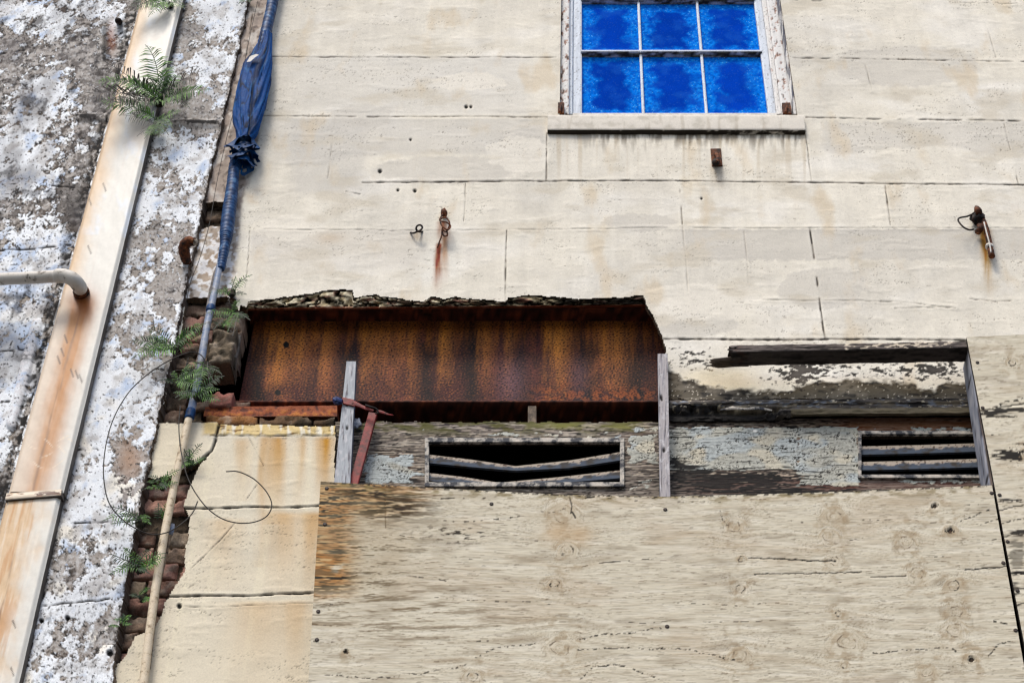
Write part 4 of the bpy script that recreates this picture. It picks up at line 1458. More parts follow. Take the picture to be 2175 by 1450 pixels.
# ================================================================== horizontal pipe with elbow
hp = thing('drain_pipe', PL(100, 600, .1), 'chipped white drain pipe with an elbow entering the downspout', 'pipe')
bm = bmesh.new()
r = 13.0 * 7.2 / F
pts = [PL(-260, 600, .15), PL(-60, 595, .15), PL(60, 590, .15), PL(124, 586, .15)]
add_tube(bm, spline(pts, 30), r * .96, 16, True, .03)
bm_obj('pipe', bm, M_WHITEPIPE, hp, True)
bm = bmesh.new()
pts = [PL(118, 586, .15), PL(138, 586, .152), PL(156, 594, .145), PL(167, 606, .115), PL(171, 614, .085)]
rr = [r * 1.02, r * 1.16] + [r * 1.12] * 14 + [r * 1.1, r * 1.05]
sp_ = spline(pts, 18)
add_tube(bm, sp_, rr, 18, True, .02)
bm_obj('elbow', bm, M_WHITEPIPE, hp, True)
bm = bmesh.new()
add_tube(bm, [PL(171, 613, .085), PL(172.5, 619, .066), PL(173, 622, .05)], [r * 1.05, r * 1.22, r * 1.3], 18, True, .1)
bm_obj('rusty_collar', bm, M_IRON, hp, True)

# ================================================================== conduit up the corner of the brickwork
cd = thing('conduit', P(300, 1450, -.03), 'weathered conduit pipe, blue grey above and cream below, climbing beside the bricks', 'conduit')
CL = [(297, 1520), (305, 1450), (318, 1340), (330, 1250), (350, 1130), (372, 1020), (388, 950), (397, 905), (404, 880), (416, 830), (428, 765), (438, 700), (449, 650), (459, 605), (466, 568), (476, 500)]


def cpts(y0, y1, n=24, yy=-.035):
    ys = np.linspace(y0, y1, n)
    c = sorted(CL, key=lambda p: p[1])
    xs = np.interp(ys, [p[1] for p in c], [p[0] for p in c])
    # smooth the kinks
    xs2 = np.convolve(np.pad(xs, 2, mode='edge'), [.1, .2, .4, .2, .1], 'valid')
    xs2[0], xs2[-1] = xs[0], xs[-1]
    return [P(x, y, yy) for x, y in zip(xs2, ys)]


bm = bmesh.new(); add_tube(bm, cpts(1530, 880, 60), np.linspace(.0150, .0142, 60), 16); bm_obj('lower_pipe', bm, M_CREAMPIPE, cd, True)
bm = bmesh.new(); add_tube(bm, cpts(882, 500, 50), np.linspace(.0155, .0125, 50), 16); bm_obj('upper_pipe', bm, M_CONDUIT, cd, True)
for ya, yb in ((890, 870), (662, 650)):
    bm = bmesh.new(); add_tube(bm, cpts(ya, yb, 6), [.0165, .0185, .018, .0185, .018, .0165], 16, True, .06); bm_obj('tape_band', bm, M_TAPE, cd, True)


def ribbed(name, pts, rads, n, parent, mat, per=7.0, amp=.0016):
    """taped hose: wound turns of uneven height"""
    sp = spline(pts, n)
    rad = np.interp(np.linspace(0, 1, n), np.linspace(0, 1, len(rads)), rads)
    k = np.arange(n)
    rad = rad + amp * np.abs(np.sin(k / per * math.pi)) + amp * .9 * fbm(k / 9.0, k * 0.0, 3, 700)
    bm = bmesh.new()
    add_tube(bm, sp, list(rad), 18, True, .025)
    return bm_obj(name, bm, mat, parent, True)


ribbed('tape_wrap', [P(469, 572, -.036), P(474, 545, -.038), P(479, 515, -.04), P(481, 495, -.042), P(486, 455, -.042), P(490, 425, -.042), P(494, 390, -.042), P(497, 360, -.042), P(502, 335, -.042)],
       [.0150, .0175, .0215, .0270, .0285, .0270, .0240, .0225, .0225], 190, cd, M_TAPE, 5.0)
ribbed('tape_wrap', [P(552, 122, -.05), P(561, 85, -.05), P(568, 55, -.05), P(575, 25, -.05), P(581, -5, -.05), P(592, -60, -.05), P(602, -120, -.05)],
       [.024, .026, .0255, .025, .026, .0265, .026], 120, cd, M_TAPE, 5.0)
bm = bmesh.new()
add_tube(bm, spline([P(410, 812, -.012), P(420, 770, -.012), P(432, 710, -.012), P(440, 660, -.012), P(446, 625, -.014), P(455, 585, -.02), P(460, 570, -.026)], 30), .0065, 8)
bm_obj('side_pipe', bm, m_two('grey_side_pipe', S(90, 86, 88), S(160, 152, 148), 40, .4, .6), cd, True)

tp = thing('thin_pipe', P(325, 1330, -.01), 'thin rusty pipe half hidden behind the lower conduit', 'pipe')
bm = bmesh.new()
add_tube(bm, spline([P(316, 1420, -.004), P(325, 1340, -.004), P(334, 1270, -.006), P(343, 1220, -.006), P(352, 1180, -.006), P(362, 1135, -.006)], 30), .006, 8)
bm_obj('pipe', bm, m_two('thin_pipe_paint', S(84, 66, 52), S(172, 148, 118), 30, .42, .55, c3=S(120, 110, 112)), tp, True)
bm = bmesh.new(); add_tube(bm, [P(362, 1136, -.006), P(365, 1124, -.006), P(367, 1113, -.008)], [.008, .009, .007], 10); bm_obj('end_cap', bm, M_CONDUIT, tp, True)

# ================================================================== blue plastic wrapped round the conduit
def build_tarp():
    root = thing('plastic_sheet', P(528, 340, -.05), 'torn blue plastic sheet bundled and tied around the conduit', 'plastic sheet')
    prof = [(565, 70, 12, .030), (562, 92, 15, .035), (556, 115, 22, .04), (546, 140, 31, .05), (540, 165, 34, .055), (536, 190, 35, .06), (533, 215, 36, .06), (529, 240, 35, .06), (527, 258, 33, .056), (526, 275, 30, .05), (523, 288, 25, .045), (520, 298, 21, .04)]
    n, seg = 120, 96
    t = np.linspace(0, 1, len(prof)); tt = np.linspace(0, 1, n)
    cx = np.interp(tt, t, [p[0] for p in prof]); cy = np.interp(tt, t, [p[1] for p in prof])
    hw = .9 * np.interp(tt, t, [p[2] for p in prof]); dp = np.interp(tt, t, [p[3] for p in prof])
    V = np.zeros((n, seg + 1, 3))
    TC = np.zeros((n, seg + 1, 3))
    a = np.linspace(0, 2 * np.pi, seg + 1)
    for i in range(n):
        c0 = Pv(cx[i], cy[i], -.06)
        d = (c0[1] + D0) * S45 + (c0[2] - EYE) * S45
        w_ = hw[i] * d / F
        q_ = tt[i]
        nz1 = fbm(np.cos(a) * 1.3 + 1.2 * q_, np.sin(a) * 1.3 + 2.6 * q_, 4, 710)
        nz2 = np.abs(fbm(np.cos(a) * 1.5 + 1.2 * q_ + 9, np.sin(a) * 1.5 + 3.0 * q_, 2, 713))
        pl = 1 + .12 * np.sin(a * 2 + 1.2 + q_ * 2.4) + .34 * nz1 - .30 * np.clip(.25 - nz2, 0, 1) * sst(.05, .2, q_)
        pl = pl - .24 * np.exp(-((a - 4.6 - .5 * q_) / .09) ** 2) * sst(.35, .5, q_) - .2 * np.exp(-((a - 4.15) / .12) ** 2) * sst(.5, .2, q_)
        cc = np.ones((seg + 1, 3)) * S(6, 68, 132)
        cc = mix(cc, S(4, 34, 74), sst(.0, .4, nz1))
        cc = mix(cc, S(2, 12, 30), sst(.09, .01, nz2) * .9)
        cc = mix(cc, S(60, 126, 182), sst(.3, .55, fbm(np.cos(a) * 3 + 9 * q_, np.sin(a) * 3 + 11 * q_, 4, 716)) * .45)
        cc = mix(cc, S(4, 8, 16), np.exp(-((a - 4.6 - .5 * q_) / .10) ** 2) * sst(.35, .5, q_) * .8)
        TC[i] = cc
        V[i, :, 0] = c0[0] + w_ * np.cos(a) * pl
        V[i, :, 1] = c0[1] + dp[i] * .62 * np.sin(a) * pl
        V[i, :, 2] = c0[2] + .004 * np.sin(a * 5 + tt[i] * 9)
    V[:, -1] = V[:, 0]
    idx = np.arange(n * (seg + 1)).reshape(n, seg + 1)
    Q = np.stack([idx[:-1, :-1], idx[:-1, 1:], idx[1:, 1:], idx[1:, :-1]], -1).reshape(-1, 4)
    TC[:, -1] = TC[:, 0]
    np_mesh('bundle', V.reshape(-1, 3), Q, M_TARPV, root, TC.reshape(-1, 3))
    # ragged ruffles tied off at the bottom
    rr = random.Random(5)
    for (x, y, w0, dw, L) in ((522, 292, 17, 15, 26), (521, 308, 15, 18, 24), (520, 322, 13, 17, 24), (519, 336, 12, 13, 22)):
        bm = bmesh.new()
        c0 = P(x, y, -.055); k = ((c0.y + D0) * S45 + (c0.z - EYE) * S45) / F
        m = 30
        prev = None
        for j in range(6):
            f = j / 5
            ring = []
            for q in range(m):
                an = 2 * math.pi * q / m
                ruf = math.sin(an * 4 + x) * .22 + math.sin(an * 7 + y) * .14
                ww = (w0 + dw * f ** 1.5) * k * (1 + ruf * f)
                zz = -L * k * 1.3 * f * (1 + .35 * math.sin(an * 3 + y) * f) + rr.uniform(-.002, .002)
                ring.append(bm.verts.new(c0 + Vector((ww * math.cos(an), .7 * ww * math.sin(an), zz))))
            if prev:
                for q in range(m):
                    if not (f > .5 and rr.random() < .12):
                        bm.faces.new((prev[q], prev[(q + 1) % m], ring[(q + 1) % m], ring[q]))
            prev = ring
        bm_obj('ruffle', bm, M_TARP, root, True)
    bm = bmesh.new()
    add_tube(bm, [P(522, 296, -.056), P(521, 290, -.056)], [.027, .028], 14)
    bm_obj('tie', bm, M_TAPE, root, True)
    # pale torn corner, dark hole
    bm = bmesh.new()
    vs = [bm.verts.new(P(x, y, yy)) for x, y, yy in ((524, 132, -.098), (531, 120, -.104), (544, 115, -.112), (550, 117, -.115), (542, 122, -.114), (532, 131, -.108))]
    f = bm.faces.new(vs)
    bmesh.ops.triangulate(bm, faces=[f])
    bm_obj('torn_corner', bm, M_BAND, root)


build_tarp()

# ================================================================== wires
def wire(label, pts, r=.0022, n=120, mat=None, name='wire', cat='wire'):
    w3 = [P(p[0], p[1], p[2] if len(p) > 2 else -.02) for p in pts]
    bm = bmesh.new()
    add_tube(bm, spline(w3, n), r, 6)
    o = bm_obj(name, bm, mat or M_WIRE, None, True)
    return tag(o, label, cat, 'loose wires on the walls')


wire('thin black wire arching in a wide loop across the whitewashed wall', [(436, 790, -.06), (434, 765, -.07), (424, 752, -.075), (405, 748, -.08), (370, 760, -.09), (330, 783, -.1), (300, 806, -.105), (272, 835, -.11), (245, 880, -.11), (228, 930, -.11), (220, 985, -.11), (222, 1030, -.11), (232, 1068, -.11), (255, 1098, -.1),
      (285, 1120, -.09), (320, 1134, -.07), (355, 1130, -.06), (385, 1112, -.05), (408, 1090, -.045), (420, 1064, -.04)], .0022, 160)
wire('thin black wire hanging in a hooked loop over the lower stucco panels', [(383, 862, -.04), (380, 900, -.045), (382, 940, -.055), (388, 975, -.06), (398, 1012, -.06), (415, 1046, -.06), (440, 1078, -.06), (470, 1100, -.06), (505, 1110, -.06), (540, 1108, -.06), (566, 1096, -.06), (577, 1076, -.06), (573, 1056, -.065), (558, 1034, -.07), (535, 1014, -.075), (505, 1001, -.08), (480, 1001, -.08)], .0022, 140)
wire('tangled coil of wire wound round the conduit by the missing bricks', [(400, 760, -.05), (392, 790, -.05), (396, 800, -.055), (425, 797, -.075), (434, 785, -.06), (418, 784, -.05), (380, 786, -.05), (362, 792, -.05), (370, 802, -.055), (400, 806, -.06), (428, 796, -.075), (432, 778, -.07), (420, 770, -.07), (400, 770, -.06), (392, 800, -.05), (402, 830, -.045), (398, 850, -.04)], .002, 160)
wire('fine slack wire dangling from the top corner past the rusty bracket', [(556, -30, -.02), (541, 30, -.02), (522, 120, -.02), (500, 220, -.02), (480, 300, -.02), (462, 380, -.02), (448, 460, -.02), (436, 510, -.02), (422, 555, -.02), (405, 598, -.02), (396, 640, -.02)], .0014, 80)

# ================================================================== rusty fixtures on the walls
o = thing('rusty_bracket', PL(393, 560, 0), 'stubby rusted pipe elbow jutting from the whitewashed wall', 'bracket')
bm = bmesh.new()
add_tube(bm, spline([PL(400, 560, -.02), PL(394, 548, .03), PL(391, 532, .07), PL(393, 518, .09), PL(402, 513, .10), PL(413, 514, .10)], 18), [.013, .017, .019, .02, .021, .022] + [.0225] * 8 + [.022, .019, .018, .017], 14, True, .14)
bm_obj('elbow', bm, M_IRON, o, True)
bm = bmesh.new(); add_tube(bm, [PL(411, 514, .1), PL(418, 515, .1)], [.013, .012], 12, True, .1); bm_obj('pipe_end', bm, m_two('pale_rust', S(90, 78, 66), S(176, 164, 148), 60), o, True)
bm = bmesh.new(); add_blob(bm, PL(398, 556, 0), .02, .25, 2, (1, .4, 1.2)); bm_obj('mortar_lump', bm, M_ROOT, o)

bm = bmesh.new(); add_tube(bm, [PL(256, 50, -.03), PL(252, 46, .03), PL(250, 42, .05)], [.014, .016, .013], 10, True, .25)
tag(bm_obj('iron_peg', bm, M_IRONDK, None, True), 'short black iron peg sticking out left of the downspout near the top', 'peg')

o = thing('wall_anchor', P(1521, 350, 0), 'rusty square anchor plate with bolt under the window sill', 'anchor')
bm = bmesh.new(); add_box(bm, tuple(P(1512, 352, -.006)), tuple(P(1531, 321, .01)), .003, .001); bm_obj('plate', bm, M_IRON, o)
bm = bmesh.new(); add_tube(bm, spline([P(1520, 326, -.012), P(1524, 332, -.03), P(1524, 340, -.04), P(1520, 346, -.045)], 10), .009, 10, True, .15); bm_obj('hook', bm, M_IRON, o, True)
bm = bmesh.new(); add_tube(bm, [P(1520, 344, .005), P(1520, 347, -.045)], [.016, .014], 12, True, .1); bm_obj('bolt', bm, M_IRONDK, o, True)

o = thing('rusty_eye_bolt', P(942, 490, 0), 'rusty eye bolt with twisted wire dripping rust down the stucco', 'eye bolt')
bm = bmesh.new(); add_blob(bm, P(943, 452, -.02), .017, .15, 2, (.85, 1, 1.4)); bm_obj('bolt_head', bm, M_IRON, o, True)
bm = bmesh.new()
add_tube(bm, spline([P(x, y, yy) for x, y, yy in ((940, 455, -.03), (934, 468, -.04), (948, 472, -.05), (957, 480, -.045), (950, 488, -.05), (938, 478, -.05), (936, 466, -.04), (946, 462, -.04), (955, 474, -.04), (948, 492, -.035), (940, 488, -.03), (942, 500, -.03), (950, 500, -.03), (948, 488, -.035), (940, 484, -.03), (938, 500, -.025), (934, 512, -.02), (929, 526, -.012))], 140), .0034, 7)
bm_obj('twisted_wire', bm, M_IRON, o, True)

bm = bmesh.new()
add_tube(bm, spline([P(x, y, yy) for x, y, yy in ((872, 494, -.004), (878, 495, -.02), (886, 492, -.035), (893, 489, -.04), (897, 483, -.04), (893, 478, -.045), (886, 480, -.045), (884, 487, -.04), (890, 492, -.02), (898, 492, .002))], 50), .0042, 8)
tag(bm_obj('wire_hook', bm, M_IRONDK, None, True), 'small dark curled wire hook left of the rusty eye bolt', 'hook')

o = thing('rusty_fixture', P(2085, 480, 0), 'rusted lamp fitting with wire loop and hanging rod at the right edge', 'fixture')
bm = bmesh.new(); add_blob(bm, P(2078, 462, -.025), .03, .22, 3, (.9, .9, 1.25)); add_blob(bm, P(2068, 464, -.03), .018, .2, 2, (.9, .8, 1.5)); bm_obj('body', bm, M_IRONDK, o, True)
bm = bmesh.new(); add_tube(bm, [P(2074, 441, -.03), P(2077, 447, -.05), P(2079, 452, -.055)], [.010, .016, .014], 10, True, .2); bm_obj('cap', bm, M_IRON, o, True)
bm = bmesh.new(); add_tube(bm, [P(2077, 492, -.02), P(2083, 486, -.05), P(2081, 478, -.05)], [.014, .013, .012], 10, True, .2); bm_obj('stub', bm, M_IRON, o, True)
bm = bmesh.new(); add_tube(bm, spline([P(2070, 452, -.03), P(2056, 459, -.05), P(2038, 463, -.06), P(2036, 470, -.06), P(2046, 482, -.06), P(2058, 488, -.05), P(2068, 487, -.03)], 40), .0038, 7); bm_obj('wire_loop', bm, M_IRONDK, o, True)
bm = bmesh.new(); add_tube(bm, spline([P(2088, 468, -.03), P(2094, 484, -.035), P(2098, 500, -.035), P(2103, 525, -.035), P(2107, 545, -.035)], 20), [.012] * 16 + [.013] * 4, 10, True, .08); bm_obj('rod', bm, M_IRON, o, True)
bm = bmesh.new(); add_tube(bm, [P(2101, 526, -.035), P(2102, 522, -.035)], [.0165, .0165], 12); bm_obj('band', bm, M_BAND, o, True)
bm = bmesh.new(); add_tube(bm, spline([P(2090, 472, -.045), P(2095, 492, -.05), P(2102, 518, -.05), P(2105, 536, -.05)], 20), .003, 6); bm_obj('pale_wire', bm, M_BAND, o, True)

# ================================================================== laths, clamp, blocks
def paint_stake(seed, warm=0.0):
    def f(px, py, u, v):
        n = fbma(px / 4, py / 60, 4, seed)
        n2 = fbm(px / 9, py / 14, 4, seed + 2)
        c = np.ones(px.shape + (3,)) * (S(178, 182, 186) if warm < .5 else S(178, 172, 172))
        c = mix(c, S(140, 138, 146), sst(0, .5, n))
        c = mix(c, S(206, 204, 206), sst(.1, .5, n2) * .7)
        c = mix(c, S(74, 66, 62), sst(.35, .55, n) * .8)
        chk = np.abs(fbma(px / 20, py / 5, 2, seed + 4))
        if warm >= .5:
            c = mix(c, S(70, 60, 60), sst(.07, .01, chk) * sst(-.1, .3, n2) * .6)
        return c, .0015 * n, None
    return f


def lath(label, quad, y, depth, seed, warm, spots=(), group=None):
    o = slab_panel('wooden_lath', quad, y, depth, lambda px, py, u, v: stake_spots(paint_stake(seed, warm)(px, py, u, v), px, py, spots), M_STAKE, None, 18, 150, edge=S(122, 128, 140))
    return tag(o, label, 'lath', 'laths standing before the beam')


def stake_spots(r, px, py, spots):
    c, h, a = r
    for x, y, s in spots:
        k = sst(s + 2, s * .4, np.hypot((px - x) * 1.6, py - y))
        c = mix(c, S(24, 20, 20), k)
        h = h - .004 * k
    return c, h, a


lath('grey wooden lath with a clamp strap round it, standing before the rusty beam', [(706, 1060), (742, 1060), (756, 767), (736, 767)], -.038, .04, 720, 0, ((737, 908, 5), (737, 860, 2)))
lath('tall plain pale grey lath standing at the right end of the rusty beam', [(1402, 1075), (1424, 1075), (1418, 751), (1397, 751)], -.038, .03, 730, 1, ((1404, 843, 6), (1410, 955, 6), (1406, 848, 3)))

cl = thing('bar_clamp', P(760, 1000, -.03), 'red bar clamp with strap hooked around the left lath', 'clamp')
bm = bmesh.new(); add_slab(bm, [(734, 1050), (754, 1050), (801, 877), (783, 874)], -.02, .018, .003); bm_obj('bar', bm, M_RED, cl)
bm = bmesh.new(); add_slab(bm, [(728, 856), (754, 862), (752, 848), (727, 843)], -.046, .006, .001); add_tube(bm, spline([P(750, 855, -.044), P(766, 862, -.045), P(780, 868, -.046), P(793, 872, -.044)], 12), [.012, .011, .01, .009, .008, .008, .007, .007, .006, .006, .005, .005], 8, True, .05, .35); bm_obj('strap', bm, M_RED, cl)
bm = bmesh.new(); add_tube(bm, spline([P(800, 872, -.04), P(814, 876, -.04), P(826, 880, -.04), P(836, 881, -.035)], 12), [.004, .006, .007, .007, .006, .005, .004, .004, .003, .003, .002, .001], 7, True, .05, .5); bm_obj('strap_tail', bm, M_RED, cl)
bm = bmesh.new(); add_tube(bm, [P(709, 853, -.05), P(714, 851, -.05), P(727, 853, -.05)], [.014, .017, .010], 10, True, .2); add_tube(bm, [P(714, 858, -.05), P(722, 846, -.055)], [.009, .009], 8, True, .1); bm_obj('screw_head', bm, M_BLUEFIT, cl)
bm = bmesh.new(); add_tube(bm, spline([P(776, 860, -.052), P(788, 864, -.055), P(799, 868, -.05), P(803, 876, -.045), P(797, 878, -.045)], 24), .0035, 7); bm_obj('hook_wire', bm, M_IRONDK, cl, True)

bm = bmesh.new(); add_box(bm, tuple(P(1120, 899, .06)), tuple(P(1141, 880, .11)), .004, .002)
tag(bm_obj('wooden_block', bm, m_two('old_block', S(70, 58, 46), S(128, 110, 90), 30)), 'small wooden block wedged between the beam and the fascia', 'block')
bm = bmesh.new(); add_blob(bm, P(757, 899, .01), .022, .25, 3, (.8, .25, 1.1))
tag(bm_obj('cloth_scrap', bm, M_RAG, None, True), 'scrap of pale cloth stuck between the left lath and the clamp bar', 'scrap')

# ================================================================== broken timber frame on the right
tf = thing('timber_frame', P(1800, 760, -.05), 'broken dark timber frame with a splintered left end, above the fascia', 'timber frame')


def build_rail():
    xs = np.linspace(1552, 2062, 330)
    top = np.interp(xs, [1552, 1556, 1700, 1850, 2062], [736, 733, 731, 729, 724])
    nv = 16
    yf = -.15
    V = []
    tops = Pv(xs, top, yf)
    zf0 = Pv(xs, np.interp(xs, [1500, 2062], [749, 738]), yf)      # lower front arris
    PYY, PXX, PART = [], [], []
    back = zf0.copy(); back[:, 1] = -.076
    for i in range(8):
        t = i / 7
        V.append(back * (1 - t) + zf0 * t); PART.append(np.full(len(xs), 0.)); PYY.append(np.full(len(xs), t))
    zt2 = tops
    for i in range(1, 8):
        t = i / 7
        V.append(zf0 * (1 - t) + zt2 * t); PART.append(np.full(len(xs), 1.)); PYY.append(np.full(len(xs), t))
    tb = zt2.copy(); tb[:, 1] = -.076
    for i in range(1, 4):
        t = i / 3
        V.append(zt2 * (1 - t) + tb * t); PART.append(np.full(len(xs), 2.)); PYY.append(np.full(len(xs), t))
    V = np.array(V); part = np.array(PART); T = np.array(PYY); PXX = np.tile(xs, (V.shape[0], 1))
    n = fbma(PXX / 60, T * 5 + part * 7, 4, 740)
    n2 = fbm(PXX / 22, T * 3 + part * 5, 4, 741)
    tip = sst(1600, 1552, PXX)
    V[..., 0] += sst(1570, 1552, PXX) * .028 * fbm(T * 9 + part * 13, T * 0 + part, 3, 742)
    V[..., 2] += .0025 * n + tip * .006 * n2
    V[..., 1] += .003 * n2
    # splintered end: pull the tip under
    c = np.ones(n.shape + (3,)) * S(76, 68, 64)
    c = mix(c, S(128, 118, 112), sst(0, .45, n) * (part == 1))
    c = mix(c, S(30, 25, 23), sst(0, .4, -n))
    c = mix(c, S(214, 200, 178), (part == 1) * sst(.12, .3, n2 + .5 * blob(PXX, T, 1930, .6, 90, .5) - .22) * sst(1750, 1800, PXX))
    c = mix(c, S(92, 58, 44), tip * sst(0, .4, n2) * .7)
    sheet('top_rail', V, NY, c, 0 * n, M_BOARD, tf, None, .001)
    bm = bmesh.new()
    for k in range(7):
        y0 = 762 + 2.2 * k
        yy = -.105 + .008 * k
        xe = (1508, 1520, 1506, 1512, 1524, 1507, 1516)[k]
        add_tube(bm, [P(1590, y0 - 1, yy), P(1556, y0 - .5, yy), P(1535, y0 + 1.5, yy), P(xe + 8, y0 + 3, yy), P(xe, y0 + 3, yy)], [.007, .009, .0085, .007, .002], 6, True, .45)
    bm_obj('splinters', bm, M_TIMBER, tf)


build_rail()


def build_stile():
    """upright stud under the plywood edge: narrow front edge, broad left face"""
    n, nv = 6, 130
    yf = -.148
    ys = np.linspace(1030, 735, nv)
    V = np.zeros((nv, 12, 3)); T = np.zeros((nv, 12)); PYY = np.zeros((nv, 12))
    xl = np.interp(ys, [735, 1045], [2056, 2104])
    for i in range(nv):
        f = Pv(xl[i], ys[i], yf)
        fr = Pv(xl[i] + 16, ys[i], yf)
        b = f.copy(); b[1] = -.03
        for j in range(8):
            t = j / 7
            V[i, j] = b * (1 - t) + f * t; T[i, j] = t
        for j in range(8, 12):
            t = (j - 7) / 4
            V[i, j] = f * (1 - t) + fr * t; T[i, j] = 1 + t
        PYY[i] = ys[i]
    g_ = fbma(T * 4, PYY / 70, 4, 750)
    c = np.ones(T.shape + (3,)) * S(142, 146, 158)
    c = mix(c, S(176, 176, 182), sst(0, .5, g_))
    c = mix(c, S(48, 46, 54), sst(.1, .5, -g_))
    c = mix(c, S(110, 90, 72), (T > 1) * .8)
    c = mix(c, S(40, 34, 30), (T > 1) * sst(.1, .4, g_) * .8)
    c = mix(c, S(24, 24, 30), sst(6, 2, np.hypot((T - .5) * 12, PYY - 790)))
    c = mix(c, S(24, 24, 30), sst(9, 2, np.hypot((T - .8) * 20, PYY - 1010)))
    sheet('side_stile', V, NY, c, 0 * T, M_STAKE, tf, None, .001)


build_stile()

# ================================================================== plywood sheets
def knots_field(px, py, knots):
    g = py.copy()
    gx = px.copy()
    for x, y, r, kind in knots:
        e = np.exp(-(((px - x) / (3.6 * r)) ** 2 + ((py - y) / (2.6 * r)) ** 2))
        g = g - (py - y) * .72 * e
    for x, y, r, kind in knots:
        dx, dy = px - x + 5 * fbm(px / 24, py / 24, 3, 91), (py - y) * 1.15 + 4 * fbm(px / 24, py / 24, 3, 92)
        d = np.hypot(dx, dy)
        m = d < r * 3.2
        w = np.exp(-(d[m] / (1.55 * r)) ** 4)
        g[m] = g[m] * (1 - w) + (y + d[m] * .8) * w
        gx[m] = gx[m] * (1 - w) + (x + np.arctan2(dy[m], dx[m]) * r * .8) * w
    return gx, g


